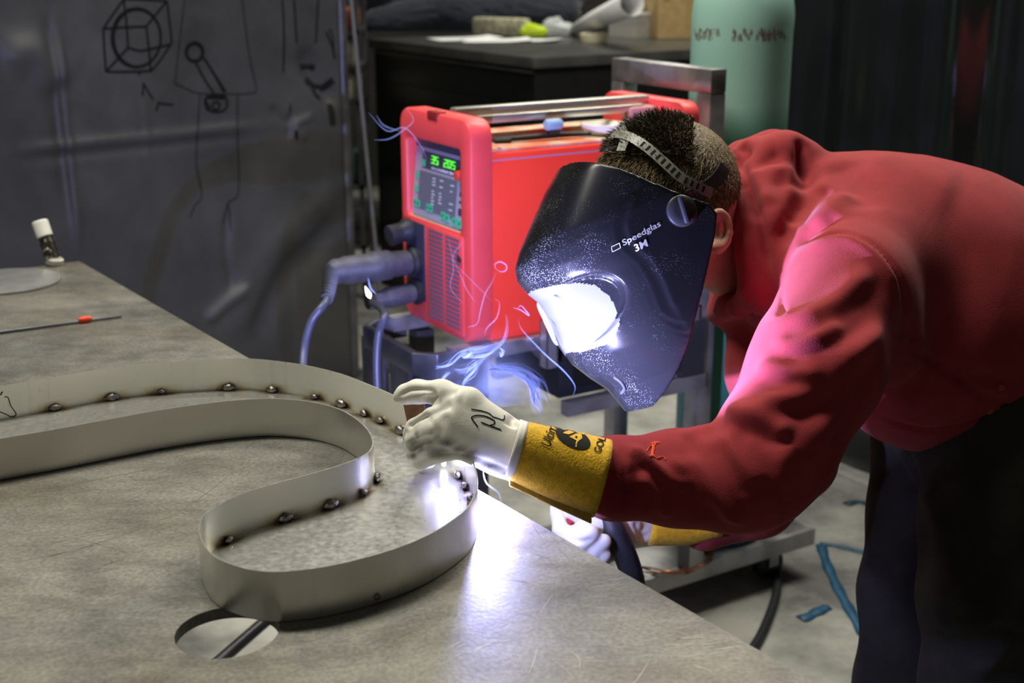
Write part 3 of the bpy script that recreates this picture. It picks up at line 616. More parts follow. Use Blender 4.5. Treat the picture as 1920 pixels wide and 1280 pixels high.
# drop of spatter on the outside, and pen squiggle on the far strip
sp = tz(707, 1118, TZ+0.006); i = nearest(O3, sp); sp = V(*O3[i], TZ+0.008)
tO = O3[i+1]-O3[i-1]; tO /= np.linalg.norm(tO); nO = V(tO[1], -tO[0], 0); nO = nO if nO[1] < 0 else -nO
MB().lathe([(0.0002, -0.002), (0.003, -0.001), (0.0036, 0.001), (0.002, 0.003), (0.0002, 0.0035)], sp+nO*0.0012, nO, 12).build('weld_tack', M['weld'], lt, smooth=True)
wv = np.array([v_.co for v_ in wo.data.vertices]); wf = [tuple(p.vertices) for p in wo.data.polygons]; bvw = bvh_of(wv, wf); mb = MB()
stroke(mb, bvw, [(2, 738), (5, 734)], 2.4, 0.0004); stroke(mb, bvw, [(8, 744), (15, 745), (20, 760), (30, 776), (22, 781), (10, 776), (-5, 770), (-20, 765)], 1.8, 0.0004); stroke(mb, bvw, [(1, 741), (3, 735)], 2.0, 0.0004)
mb.build('pen_mark', M['marker'], lt)

# ================================================================== small things on the table
dc = tz(12, 530, TZ); drad = abs(tz(127, 517, TZ)[0]-dc[0])
ds = MB().lathe([(drad-0.001, 0), (drad, 0.0008), (drad, 0.0045), (drad-0.001, 0.005)], dc+V(0, 0, 0.0005), Z, 72).build('steel_disc', mat('disc_steel', (0.50, 0.50, 0.50), 0.42, 0.9, var=0.15, vscale=30), smooth=True); autosmooth(ds.data)
tag(ds, 'round flat grey steel disc at the far corner of the table', 'disc')
s0, s1 = tz(-160, 648, TZ), tz(228, 596, TZ); up = V(0, 0, 0.0035)
sr = thing('filler_rod', (s0+s1)/2, 'thin dark rod with a red bead lying on the table', 'rod')
MB().tube([s0+up, s1+up], [0.0028, 0.0022], 10).build('shaft', M['steel_dark'], sr, smooth=True)
sb = tz(160, 605, TZ); sd = (s1-s0)/np.linalg.norm(s1-s0); sb = s0+sd*((sb-s0)@sd)
MB().lathe([(0.003, -0.011), (0.0055, -0.008), (0.006, 0), (0.0052, 0.008), (0.003, 0.011)], sb+V(0, 0, 0.006), sd, 14).build('red_bead', mat('red_tape', (0.75, 0.06, 0.02), 0.5), sr, smooth=True)
h0 = tz(103, 497, TZ); h1 = q(74, 414, project(h0)[2]-0.005); hd = (h1-h0); hl = np.linalg.norm(hd); hd = hd/hl; Sx = hl/0.085
hf = thing('hose_fitting', h0, 'whitish metal hose fitting standing beside the grey disc', 'fitting')
chrome = mat('chrome', (0.62, 0.60, 0.52), 0.2, 1.0, var=0.5, vscale=120)
MB().lathe([(0.018, 0), (0.0185, 0.004), (0.0175, 0.010), (0.013, 0.013)], h0+V(0, 0, 0.001)+hd*0.002, V(0.15, 0, 1), 22).build('base_collar', mat('grey_collar', (0.42, 0.42, 0.38), 0.4, 0.5), hf, smooth=True)
MB().lathe([(0.0115*Sx, 0.012*Sx), (0.013*Sx, 0.018*Sx), (0.0115*Sx, 0.022*Sx), (0.0135*Sx, 0.028*Sx), (0.012*Sx, 0.034*Sx), (0.014*Sx, 0.040*Sx), (0.012*Sx, 0.047*Sx), (0.0125*Sx, 0.055*Sx)], h0, hd, 20).build('knurled_body', chrome, hf, smooth=True)
MB().lathe([(0.012*Sx, 0.054*Sx), (0.0145*Sx, 0.056*Sx), (0.0148*Sx, 0.083*Sx), (0.0125*Sx, 0.085*Sx)], h0, hd, 22).build('white_cap', mat('white_cap', (0.72, 0.71, 0.66), 0.5), hf, smooth=True)
cw = np.cross(hd, (0, 1, 0)); cw /= np.linalg.norm(cw)
MB().tube([h0+hd*hl*0.3+V(0, -0.016, 0)+cw*0.008*math.cos(a)+hd*0.010*math.sin(a) for a in np.linspace(0, 6.28, 18)], 0.0022, 8).build('ring_clip', chrome, hf, smooth=True)
# ================================================================== trolley, power source, gas cylinder
mA = V(0.854, 0.5205, 0); mA /= np.linalg.norm(mA); mB = V(-mA[1], mA[0], 0); Mo = q(885, 650, 2.457); ZM = Mo[2]
def mp(a, b, z): return Mo+mA*a+mB*b+V(0, 0, z)
def mbox(mb, a0, a1, b0, b1, z0, z1): return mb.box(mp((a0+a1)/2, (b0+b1)/2, (z0+z1)/2), mA, mB, Z, abs(a1-a0), abs(b1-b0), abs(z1-z0))
zf = lambda z: z-ZM      # absolute height to trolley height
ct = thing('welding_trolley', (*mp(0.45, 0.2, 0)[:2], 0), 'home-made steel trolley carrying the red power source and gas cylinder', 'trolley')
mbox(MB(), -0.12, 1.0, 0.06, 0.42, zf(0.085), zf(0.125)).build('base_plate', M['steel_raw'], ct, bevel=0.003)
mbox(MB(), -0.12, 1.0, 0.045, 0.06, zf(0.088), zf(0.13)).build('side_channel', M['steel_raw'], ct)
for b_ in (0.02, 0.325): mbox(MB(), 0.58, 0.622, b_, b_+0.045, zf(0.125), 0.445).build('post', M['steel_raw'], ct, bevel=0.003)
mbox(MB(), 0.58, 0.622, 0.02, 0.37, 0.445, 0.495).build('top_beam', M['steel_raw'], ct, bevel=0.003)
for a_, b_ in ((-0.08, 0.045), (-0.08, 0.27), (0.03, 0.27), (0.03, 0.045)): mbox(MB(), a_-0.02, a_+0.02, b_-0.02, b_+0.02, zf(0.125), -0.035).build('leg', M['steel_dark'], ct)
mbox(MB(), -0.04, 0.56, 0.0, 0.03, -0.03, -0.001).build('shelf_rail', M['steel_raw'], ct)
mbox(MB(), -0.04, 0.56, 0.26, 0.29, -0.03, -0.001).build('shelf_rail', M['steel_raw'], ct)
mbox(MB(), 0.22, 0.58, -0.005, 0.02, -0.185, -0.155).build('support_rail', M['steel_raw'], ct)
mbox(MB(), 0.22, 0.58, 0.28, 0.305, -0.185, -0.155).build('support_rail', M['steel_raw'], ct)
mbox(MB(), 0.52, 0.58, 0.0, 0.3, -0.155, -0.03).build('back_plate', M['steel_dark'], ct)
# tray ring with chamfered corners in front of the power source
def oct_ring(ins): return [(-0.002, 0.0+ins), (-0.075+ins*0.3, 0.0+ins), (-0.112+ins, 0.035+ins*0.3), (-0.112+ins, 0.255-ins*0.3), (-0.075+ins*0.3, 0.29-ins), (-0.002, 0.29-ins)]
ro, ri = oct_ring(0.0), oct_ring(0.016); v = []; f = []; n = 6
for z in (-0.05, -0.004):
    for P in (ro, ri): v += [mp(a, b, z) for a, b in P]
for i in range(n-1):
    j = i+1; f += [(12+i, 12+j, 18+j, 18+i), (i, 6+i, 6+j, j), (i, j, 12+j, 12+i), (6+i, 18+i, 18+j, 6+j)]
MB().add(v, f).build('tray_rim', M['steel_dark'], ct, bevel=0.002)
MB().prism([mp(a, b, -0.075) for a, b in oct_ring(0.004)], Z, 0.01).build('tray_floor', M['steel_dark'], ct)
mbox(MB(), -0.112, -0.104, 0.05, 0.13, -0.30, -0.05).build('front_plate', M['steel_dark'], ct)
mbox(MB(), -0.112, -0.104, 0.165, 0.245, -0.30, -0.05).build('front_plate', M['steel_dark'], ct)
# square tube socket at the near side
def sqtube(c, ax, ay, az, s, t, h):
    mb = MB()
    for sg, (u, w) in ((1, (ax, ay)), (-1, (ax, ay)), (1, (ay, ax)), (-1, (ay, ax))): mb.box(c+u*sg*(s-t)/2, u, w, az, t, s, h)
    return mb
bc = q(1029, 645, 2.49); bh = q(1029, 600, 2.49)[2]-q(1029, 692, 2.49)[2]
sqtube(bc, mA, mB, Z, 0.026, 0.004, bh).build('tube_socket', M['steel_raw'], ct)
MB().prism([bc+V(0, 0, -bh/2)+mB*0.01, bc+V(0, 0, -bh/2+0.035)+mB*0.01, bc+V(0, 0, -0.002)+mB*0.075, bc+V(0, 0, -0.03)+mB*0.075], mA, 0.008).build('gusset', M['steel_raw'], ct)
MB().box(bc+V(0, 0, 0.0)-mA*0.04+mB*0.035, mA, mB, Z, 0.13, 0.02, 0.022).build('cross_arm', M['steel_raw'], ct, bevel=0.002)
# casters
def caster(a, b, lb):
    c = mp(a, b, 0); g = []
    MB().lathe([(0.012, -0.016), (0.036, -0.016), (0.04, -0.012), (0.04, 0.012), (0.036, 0.016), (0.012, 0.016)], (c[0], c[1], 0.0405), mB, 24).build('caster_wheel', M['rubber'], ct, smooth=True)
    fk = MB(); 
    for s in (-1, 1): fk.box(V(c[0], c[1], 0.062)+mB*s*0.021, mA, mB, Z, 0.03, 0.003, 0.046)
    fk.box(V(c[0], c[1], 0.0835), mA, mB, Z, 0.06, 0.05, 0.003); fk.build('caster_fork', M['steel_raw'], ct)
for a, b in ((0.90, 0.10), (0.90, 0.38), (-0.04, 0.10), (-0.04, 0.38)): caster(a, b, '')
# plain black box filling the dark space under the power source
cu = thing('black_box', mp(0.37, 0.15, -0.155), 'black box on the trolley under the red power source', 'box')
mbox(MB(), 0.215, 0.515, 0.022, 0.278, -0.153, -0.033).build('case', mat('black_case', (0.012, 0.013, 0.016), 0.4), cu, bevel=0.004)
mbox(MB(), 0.25, 0.48, 0.0205, 0.0225, -0.135, -0.05).build('side_cover', M['black'], cu)

# ---------------- red power source
red = mat('red_sheet', (0.86, 0.05, 0.024), 0.38, var=0.08, vscale=6, coat=0.15)
redp = mat('red_plastic', (0.76, 0.068, 0.068), 0.42, var=0.06, vscale=20)
ps = thing('power_source', mp(0.27, 0.145, 0), 'red welding power source with control panel on the steel trolley', 'welder')
Hm, Wm, Lm = 0.43, 0.29, 0.54
body = MB(); mbox(body, 0.045, 0.50, 0.004, Wm-0.004, 0.002, 0.366).build('body', red, ps, bevel=0.003)
mbox(MB(), 0.048, 0.498, 0.0026, 0.0046, 0.352, 0.3545).build('stripe', mat('grey_stripe', (0.28, 0.22, 0.32), 0.5), ps)
dust = mat('dusty_top', (0.52, 0.45, 0.33), 0.85, col2=(0.55, 0.13, 0.06), vscale=16, stretch=(1, 1, 1))
mbox(MB(), 0.05, 0.498, 0.012, Wm-0.012, 0.366, 0.372).build('top_cover', dust, ps)
mbox(MB(), 0.05, 0.498, 0.15, 0.16, 0.372, 0.382).build('top_ridge', dust, ps)
MB().lathe([(0.004, 0), (0.004, 0.003), (0.002, 0.004)], mp(0.075, 0.02, 0.372), Z, 10).build('screw', M['steel_raw'], ps)
def rrect(b0, b1, z0, z1, r, n=6):
    P = []
    for cx, cz, a0 in ((b1-r, z1-r, 0), (b0+r, z1-r, 90), (b0+r, z0+r, 180), (b1-r, z0+r, 270)):
        for i in range(n+1):
            a = math.radians(a0+90*i/n); P.append((cx+r*math.cos(a), cz+r*math.sin(a)))
    return P
def frame_prism(mb, outer, hole, a0, a1):
    """plate with a window: outer and hole have the same number of points"""
    n = len(outer); v = []
    for a in (a0, a1):
        for P in (outer, hole): v += [mp(a, b, z) for b, z in P]
    f = []
    for i in range(n):
        j = (i+1) % n; f += [(i, j, n+j, n+i), (2*n+i, 3*n+i, 3*n+j, 2*n+j), (i, 2*n+i, 2*n+j, j), (n+i, n+j, 3*n+j, 3*n+i)]
    return mb.add(v, f)
fb = MB(); frame_prism(fb, rrect(0, Wm, 0.0, Hm, 0.035), rrect(0.042, Wm-0.028, 0.215, 0.372, 0.008), 0.0, 0.05); fbo = fb.build('front_bezel', redp, ps, bevel=0.007)
mbox(MB(), 0.014, 0.049, 0.02, Wm-0.02, 0.02, 0.20).build('lower_front', redp, ps)
mbox(MB(), -0.002, 0.02, 0.125, 0.165, Hm-0.014, Hm+0.0035).build('latch_recess', mat('dark_red', (0.22, 0.012, 0.012), 0.5), ps, bevel=0.002)
# control panel, tilted back inside the bezel
pz0, pz1, pb0, pb1 = 0.215, 0.372, 0.043, Wm-0.029
def pp(u, w, lift=0.0): # u 0..1 from the left edge, w 0..1 from below
    return mp(0.010+0.016*w-lift, pb1+(pb0-pb1)*u, pz0+(pz1-pz0)*w)
MB().prism([pp(0, 0), pp(1, 0), pp(1, 1), pp(0, 1)], mA, 0.004).build('control_panel', mat('panel_grey', (0.30, 0.29, 0.36), 0.35), ps)
def rect(mb, u0, u1, w0, w1, h=0.0008): mb.prism([pp(u0, w0), pp(u1, w0), pp(u1, w1), pp(u0, w1)], -mA, h)
dkp = mat('panel_dark', (0.05, 0.055, 0.075), 0.3); gry = mat('panel_mid', (0.12, 0.125, 0.16), 0.35)
mb = MB(); rect(mb, 0.0, 1.0, 0.88, 1.0); rect(mb, 0.14, 0.93, 0.62, 0.83); mb.build('display_window', dkp, ps)
mb = MB(); rect(mb, 0.10, 0.82, 0.10, 0.58); mb.build('parameter_field', gry, ps)
mb = MB(); rect(mb, -0.01, 1.01, -0.035, 0.0, 0.006); mb.build('panel_sill', mat('dusty_sill', (0.55, 0.42, 0.25), 0.9), ps)
grn = mat('green_key', (0.05, 0.42, 0.22), 0.5)
for u0, u1, w0, w1 in ((0.14, 0.20, 0.64, 0.73), (0.82, 0.90, 0.60, 0.68), (0.03, 0.09, 0.47, 0.55), (0.03, 0.09, 0.30, 0.38), (0.03, 0.085, 0.11, 0.20), (0.095, 0.15, 0.11, 0.20), (0.28, 0.335, 0.10, 0.19), (0.345, 0.40, 0.10, 0.19), (0.57, 0.64, 0.06, 0.155), (0.65, 0.72, 0.05, 0.145), (0.78, 0.86, 0.04, 0.135), (0.87, 0.96, 0.03, 0.125)):
    mb = MB(); rect(mb, u0, u1, w0, w1, 0.002); mb.build('key', grn, ps)
mb = MB()
for cu_, cw_ in ((0.058, 0.155), (0.12, 0.155), (0.307, 0.145), (0.372, 0.145), (0.605, 0.11), (0.685, 0.10), (0.82, 0.09), (0.915, 0.08)):
    mb.prism([pp(cu_-0.014, cw_+0.012, 0.0023), pp(cu_+0.014, cw_+0.012, 0.0023), pp(cu_, cw_-0.018, 0.0023)], -mA, 0.0003)
for w_ in (0.44, 0.41, 0.33, 0.24, 0.21, 0.18):
    rect(mb, 0.87, 0.97, w_, w_+0.02, 0.001)
mb.build('key_arrows', M['print'], ps)['kind'] = 'stuff'
mb = MB(); R_ = random.Random(3)
for col_u, stp in ((0.36, 0.04), (0.50, 0.04), (0.70, 0.075)):
    for w_ in np.arange(0.20, 0.55, stp):
        if R_.random() < 0.85: rect(mb, col_u, col_u+0.035+0.03*R_.random(), w_, w_+0.012, 0.001)
for u_ in np.arange(0.33, 0.88, 0.042): rect(mb, u_, u_+0.014+0.015*R_.random(), 0.635, 0.635+0.015+0.02*R_.random(), 0.0012)
mb.build('panel_print', mat('white_print', (0.65, 0.66, 0.7), 0.6), ps)['kind'] = 'stuff'
SEG = {'3': 'abgcd', '2': 'abged', '5': 'afgcd', '0': 'abcdef', '.': ''}
def digit(mb, ch, u, w, du, dw):
    T = 0.2; s = {'a': (0, 1, 1-T/2, 1), 'd': (0, 1, 0, T/2), 'g': (0, 1, 0.5-T/4, 0.5+T/4), 'f': (0, T, 0.5, 1), 'b': (1-T, 1, 0.5, 1), 'e': (0, T, 0, 0.5), 'c': (1-T, 1, 0, 0.5)}
    for k_ in SEG[ch]:
        a, b, c, d = s[k_]; rect(mb, u+du*a, u+du*b, w+dw*c, w+dw*d, 0.0012)
led = emit_mat('green_led', (0.12, 1.0, 0.03), 1.0)
for ch, u_ in (('3', 0.31), ('5', 0.385), ('2', 0.55), ('0', 0.625), ('5', 0.70)):
    mb = MB(); digit(mb, ch, u_, 0.705, 0.058, 0.095); mb.build('display_digit', led, ps)
kb = pp(0.88, 0.665); MB().lathe([(0.010, 0), (0.0105, 0.004), (0.009, 0.013), (0.007, 0.014)], kb, -mA, 20).build('dial_knob', mat('red_knob', (0.6, 0.05, 0.03), 0.45), ps, smooth=True)
# vent grille (two columns of slots)
vg = MB(); slot = MB(); mbox(vg, -0.003, 0.016, 0.028, 0.178, 0.012, 0.208).build('vent_panel', redp, ps, bevel=0.002)
for i in range(20):
    z = 0.022+i*0.0092
    mbox(slot, -0.0038, 0.002, 0.040, 0.096, z, z+0.0052); mbox(slot, -0.0038, 0.002, 0.106, 0.166, z, z+0.0052)
so = slot.build('vent_slots', mat('slot_grey', (0.10, 0.09, 0.14), 0.5), ps); so['kind'] = 'stuff'
MB().lathe([(0.004, 0), (0.006, 0.002), (0.006, 0.005), (0.003, 0.006)], mp(-0.003, 0.036, 0.165), -mA, 12).build('screw', M['rubber'], ps)
# sockets behind the plugs
mbox(MB(), -0.002, 0.018, 0.186, 0.27, 0.045, 0.205).build('socket_panel', mat('socket_dark', (0.025, 0.028, 0.05), 0.5), ps, bevel=0.003)
MB().lathe([(0.024, 0), (0.025, 0.012), (0.02, 0.02), (0.02, 0.03), (0.021, 0.05), (0.006, 0.051)], mp(-0.002, 0.245, 0.185), -mA-V(0, 0, 0.15), 20).build('socket_cap', M['rubber'], ps, smooth=True)
MB().lathe([(0.030, 0), (0.031, 0.008), (0.026, 0.014)], mp(-0.002, 0.225, 0.123), -mA, 24).build('socket', M['rubber'], ps, smooth=True)
MB().lathe([(0.026, 0), (0.027, 0.008), (0.022, 0.012)], mp(-0.002, 0.215, 0.062), -mA, 24).build('socket', M['rubber'], ps, smooth=True)
# rear bezel, rails
frb = MB(); frb.prism([mp(0.50, b, z) for b, z in rrect(0.0, Wm, 0.0, Hm+0.004, 0.03)], mA, 0.04); frb.build('rear_bezel', redp, ps, bevel=0.006)
alu = mat('aluminium', (0.62, 0.61, 0.55), 0.35, 0.9)
mbox(MB(), 0.04, 0.505, 0.125, 0.152, Hm-0.012, Hm+0.008).build('carry_rail', alu, ps, bevel=0.004)
mbox(MB(), 0.075, 0.47, 0.100, 0.112, Hm-0.022, Hm-0.006).build('carry_rail', alu, ps, bevel=0.003)
mbox(MB(), 0.43, 0.505, 0.09, 0.13, 0.385, Hm-0.01).build('rail_bracket', mat('dusty_pink', (0.40, 0.18, 0.18), 0.7), ps, bevel=0.01)

# ---------------- things lying on the power source
tl = thing('clip_tool', mp(0.20, 0.075, 0.372), 'black clip tool with a blue knob lying on top of the power source', 'tool')
MB().tube([mp(0.11, 0.085, 0.378), mp(0.16, 0.07, 0.380), mp(0.24, 0.066, 0.381), mp(0.31, 0.06, 0.378)], [0.005, 0.006, 0.006, 0.004], 10).build('handle', M['rubber'], tl, smooth=True)
MB().tube([mp(0.13, 0.10, 0.377), mp(0.105, 0.095, 0.377), mp(0.10, 0.08, 0.377), mp(0.13, 0.07, 0.378)], 0.005, 8).build('jaw', M['rubber'], tl, smooth=True)
MB().lathe([(0.009, -0.018), (0.0115, -0.014), (0.0115, 0.014), (0.009, 0.018)], mp(0.225, 0.066, 0.402), mA, 14).build('blue_knob', mat('blue_plastic', (0.22, 0.34, 0.46), 0.5), tl, smooth=True)
mbox(MB(), 0.213, 0.237, 0.06, 0.072, 0.380, 0.395).build('stem', M['rubber'], tl)
dsh = MB().lathe([(0.028, 0), (0.034, 0.002), (0.044, 0.014), (0.047, 0.022), (0.045, 0.0225), (0.040, 0.014), (0.03, 0.005)], mp(0.352, 0.078, 0.373), Z, 32).build('plastic_dish', mat('cream_dish', (0.72, 0.70, 0.62), 0.5), smooth=True)
tag(dsh, 'shallow cream dish on top of the power source beside the rail', 'dish')

# ---------------- plugs and cables
M['plug'] = mat('dusty_rubber', (0.085, 0.085, 0.10), 0.55, var=0.3, vscale=50)
def plug(name, base, direction, lens, label, cabpts, spring):
    t = thing(name, base, label, 'plug'); d = np.asarray(direction)/np.linalg.norm(direction)
    MB().lathe(lens, base, d, 22).build('plug_body', M['plug'], t, smooth=True)
    e = base+d*lens[-1][1]
    if spring:
        P = spline([e-d*0.003]+cabpts[:2], 17)[:14]
        for i in range(len(P)-1):
            t_ = P[i+1]-P[i]; t_ /= np.linalg.norm(t_); MB().lathe([(0.009, 0), (0.0175-0.0005*i, 0.0006), (0.0175-0.0005*i, 0.0030), (0.009, 0.0036)], P[i], t_, 14).build('strain_relief_ring', M['plug'], t, smooth=True)
    MB().tube(spline([e-d*0.01]+cabpts, 60), 0.0075, 12).build('cable', M['cable'], t, smooth=True)
    return t
k1 = mp(-0.012, 0.225, 0.123)
plug('torch_plug', k1, -mA+mB*0.03+V(0, 0, 0.0), [(0.022, 0.004), (0.026, 0.012), (0.026, 0.045), (0.030, 0.05), (0.031, 0.085), (0.028, 0.09), (0.028, 0.145), (0.025, 0.152), (0.025, 0.168), (0.018, 0.178)], 'thick black cable plug in the upper socket of the power source',
     [q(612, 563, 2.33), q(586, 598, 2.31), q(571, 650, 2.30), q(568, 720, 2.27), q(574, 860, 2.3), q(610, 1040, 2.4)], True)
k2 = mp(-0.012, 0.215, 0.062)
plug('earth_plug', k2, -mA+V(0, 0, -0.06), [(0.018, 0.002), (0.021, 0.01), (0.021, 0.06), (0.018, 0.07), (0.017, 0.10), (0.015, 0.107)], 'slim black cable plug in the lower socket of the power source',
     [q(722, 588, 2.36), q(710, 625, 2.35), q(706, 690, 2.35), q(712, 790, 2.36), q(730, 960, 2.4)], False)

# ---------------- gas cylinder
cy = V(*(mp(0.797, 0.18, 0)[:2]), 0.126); cr = 0.1115
def cyl_mat():
    m = mat('cylinder_paint', (0.045, 0.23, 0.15), 0.36, var=0.12, vscale=7, bump=0.05, bscale=60); nt = m.node_tree; b = nt.nodes['Principled BSDF']
    src = b.inputs['Base Color'].links[0].from_socket; tc = N(m, 'ShaderNodeTexCoord'); sx = N(m, 'ShaderNodeSeparateXYZ'); L(m, tc.outputs['Object'], sx.inputs[0])
    # arc-lit shoulder painted in paler, and a worn band of stencilled lettering
    r = N(m, 'ShaderNodeMapRange'); r.inputs[1].default_value = 1.10; r.inputs[2].default_value = 1.18; L(m, sx.outputs[2], r.inputs[0])
    mx = N(m, 'ShaderNodeMix', data_type='RGBA'); L(m, r.outputs[0], mx.inputs[0]); L(m, src, mx.inputs[6]); mx.inputs[7].default_value = (0.30, 0.54, 0.46, 1)
    L(m, mx.outputs[2], b.inputs['Base Color']); return m
gc = thing('gas_cylinder', cy, 'tall green gas cylinder standing on the trolley behind the welder', 'gas cylinder')
zsh = q(1391, 58, 2.85)[2]-cy[2]
prof = [(cr*0.9, 0), (cr, 0.012), (cr, zsh)]+[(cr*math.cos(a)*1.0+0.018*math.sin(a), zsh+0.16*math.sin(a)) for a in np.linspace(0.1, 1.45, 12)]+[(0.028, zsh+0.17), (0.028, zsh+0.2)]
gb = MB().lathe(prof, cy, Z, 56).build('shell', cyl_mat(), gc, smooth=True)
MB().lathe([(0.03, 0), (0.036, 0.01), (0.036, 0.10), (0.02, 0.115)], cy+V(0, 0, zsh+0.195), Z, 24).build('valve_cap', M['steel_raw'], gc, smooth=True)
gv = np.array([gb.matrix_world @ v_.co for v_ in gb.data.vertices]); gf = [tuple(p.vertices) for p in gb.data.polygons]; bvg = bvh_of(gv, gf); mb = MB(); Rn = random.Random(5)
for i_ in range(120):
    x = 1303+176*Rn.random()
    if 1350 < x < 1372 or 1408 < x < 1418: continue
    y0_ = 52+16*Rn.random(); stroke(mb, bvg, [(x, y0_), (x+Rn.uniform(-2, 2), y0_+4), (x+Rn.uniform(-3, 3), y0_+Rn.uniform(6, 12))], Rn.uniform(1.5, 4.0), 0.0005, n=4)
mb.build('worn_stencil', mat('faded_brown', (0.13, 0.05, 0.04), 0.7, vscale=80, col2=(0.20, 0.24, 0.20)), gc)['kind'] = 'stuff'

# ---------------- floor clutter: cable, blue strips, scraps
def fcurve(pts, n, z=0.0): return spline([tz(x, y, z) for x, y in pts], n)
cbl = MB().tube(fcurve([(1458, 1062), (1456, 1110), (1440, 1160), (1418, 1205), (1380, 1250), (1300, 1300), (1150, 1360)], 60, 0.011), 0.011, 12).build('floor_cable', M['rubber'], smooth=True)
tag(cbl, 'black cable lying on the floor beside the trolley caster', 'cable')
def ribbon(name, pts, w, m, label, cat='strip', n=26, group=None):
    C = fcurve(pts, n, 0.002); v = []
    for i in range(n):
        t = C[min(i+1, n-1)]-C[max(i-1, 0)]; t /= np.linalg.norm(t); s = V(-t[1], t[0], 0); ww = w*(0.9+0.12*math.sin(i*1.1))/2; lift = 0.004*abs(math.sin(i*0.7))
        v += [C[i]-s*ww, C[i]+V(0, 0, lift+0.001), C[i]+s*ww]
    f = [];
    for i in range(n-1): a = 3*i; f += [(a, a+1, a+4, a+3), (a+1, a+2, a+5, a+4)]
    o = obj_arr(name, v, f, m); md = o.modifiers.new('t', 'SOLIDIFY'); md.thickness = 0.0012; md.offset = 1; return tag(o, label, cat, group)
blue = mat('blue_plastic_film', (0.022, 0.10, 0.19), 0.45, var=0.3, vscale=30)
ribbon('plastic_strip', [(1537, 1018), (1575, 1024), (1615, 1034), (1680, 1050)], 0.022, blue, 'blue plastic strip running across the floor towards the welder legs', group='blue plastic strips')
ribbon('plastic_strip', [(1539, 1020), (1550, 1055), (1570, 1100), (1592, 1140), (1620, 1190)], 0.03, blue, 'blue plastic strip bending down the floor beside the welder legs', group='blue plastic strips')
ribbon('plastic_scrap', [(1500, 1160), (1515, 1155), (1535, 1145), (1552, 1137)], 0.035, blue, 'small torn blue plastic scrap on the floor', 'scrap', 12)
ribbon('plastic_strip', [(1585, 945), (1610, 940), (1640, 948), (1690, 960)], 0.03, mat('dark_blue_film', (0.015, 0.05, 0.09), 0.5), 'dark blue plastic strip farther back on the floor', 'strip', 16, group='blue plastic strips')
cop = mat('copper_wire', (0.45, 0.17, 0.08), 0.3, 1.0); o_ = tz(1245, 1040, 0.127); C = []
for i in range(90):
    a = i*0.22; r = 0.11+0.006*math.sin(i*1.7); C.append(o_+V(math.cos(a)*r, math.sin(a)*r, 0.003+0.0009*i/6))
tag(MB().tube(C, 0.0022, 6).build('wire_coil', cop, smooth=True), 'coil of thin copper wire on the trolley base', 'wire')
# ================================================================== the welder
HEAD = [False]
def de(px, D):                                        # optical depth of a point of the figure: the trunk stands a little nearer than the reaching hands
    t = min(1, max(0, (px-1190)/370)); return D*1.05-(0.105 if HEAD[0] else 0.16*t*t*(3-2*t))
def s_(px, py, D): return q(px, py, de(px, D))        # point on the figure
def sr(px, py, D, r): return (s_(px, py, D), R(r, de(px, D)))
def cv(v): return RIGHT*v[0]-UPV*v[1]+FWD*v[2]        # direction given as right, down, away
person_lb = 'person in a red hooded sweatshirt and welding helmet bending over the table'
skin = mat('skin', (0.52, 0.24, 0.16), 0.5, var=0.12, vscale=40, bump=0.1, bscale=300); skin.node_tree.nodes['Principled BSDF'].inputs['Subsurface Weight'].default_value = 0.1
skin.node_tree.nodes['Principled BSDF'].inputs['Subsurface Radius'].default_value = (0.01, 0.004, 0.002)

# ---- body (one continuous surface; most of it is under the clothes)
shN, shF = s_(1570, 560, 1.74), s_(1430, 520, 2.02)
hipN, hipF = s_(1930, 770, 1.88), s_(1830, 750, 2.06)
footN = V(s_(1870, 1100, 1.88)[0]+0.02, s_(1870, 1100, 1.88)[1]+0.0, 0.05); footF = V(s_(1700, 1100, 2.1)[0], s_(1700, 1100, 2.1)[1]+0.02, 0.05)
kneeN, kneeF = s_(1842, 1130, 1.82), s_(1705, 1120, 2.04)
P_ = [footN, footF, hipN, shN, s_(1150, 200, 1.7), s_(1030, 1050, 1.5), s_(760, 800, 1.4), s_(2100, 600, 2.1)]
lo, hi = np.min(P_, 0)-0.16, np.max(P_, 0)+0.16
B = Field(lo, hi, 0.0085)
nk = s_(1460, 430, 1.88)
B.chain([sr(1480, 440, 1.88, 80), sr(1620, 500, 1.90, 120), sr(1760, 570, 1.93, 130), sr(1900, 680, 1.96, 130)], 0.05)
B.cone(shN, shF, 0.06, 0.06, 0.05); B.cone(hipN, hipF, 0.09, 0.09, 0.05)
B.chain([(shN, 0.055), (s_(1420, 880, 1.58), 0.042), (s_(1150, 893, 1.455), 0.032), (s_(1000, 850, 1.39), 0.03), (s_(880, 810, 1.385), 0.03)], 0.02)
B.chain([(shF, 0.055), (s_(1485, 868, 1.955), 0.03), (s_(1260, 985, 1.77), 0.017), (s_(1120, 1000, 1.70), 0.015)], 0.02)
B.chain([(hipN, 0.085), (kneeN, 0.06), (footN+V(0, 0.0, 0.04), 0.04), (footN+V(-0.14, -0.05, -0.01), 0.03)], 0.03)
B.chain([(hipF, 0.085), (kneeF, 0.06), (footF+V(0, 0.0, 0.04), 0.04), (footF+V(-0.14, -0.05, -0.01), 0.03)], 0.03)
B.chain([sr(1330, 440, 1.85, 52), sr(1400, 450, 1.88, 60), sr(1480, 440, 1.90, 90)], 0.04)
v1, f1 = B.mesh(); v1 = smooth_mesh(v1, f1, 2)
body = obj_arr('person', v1, f1, skin); tag(body, person_lb, 'person')

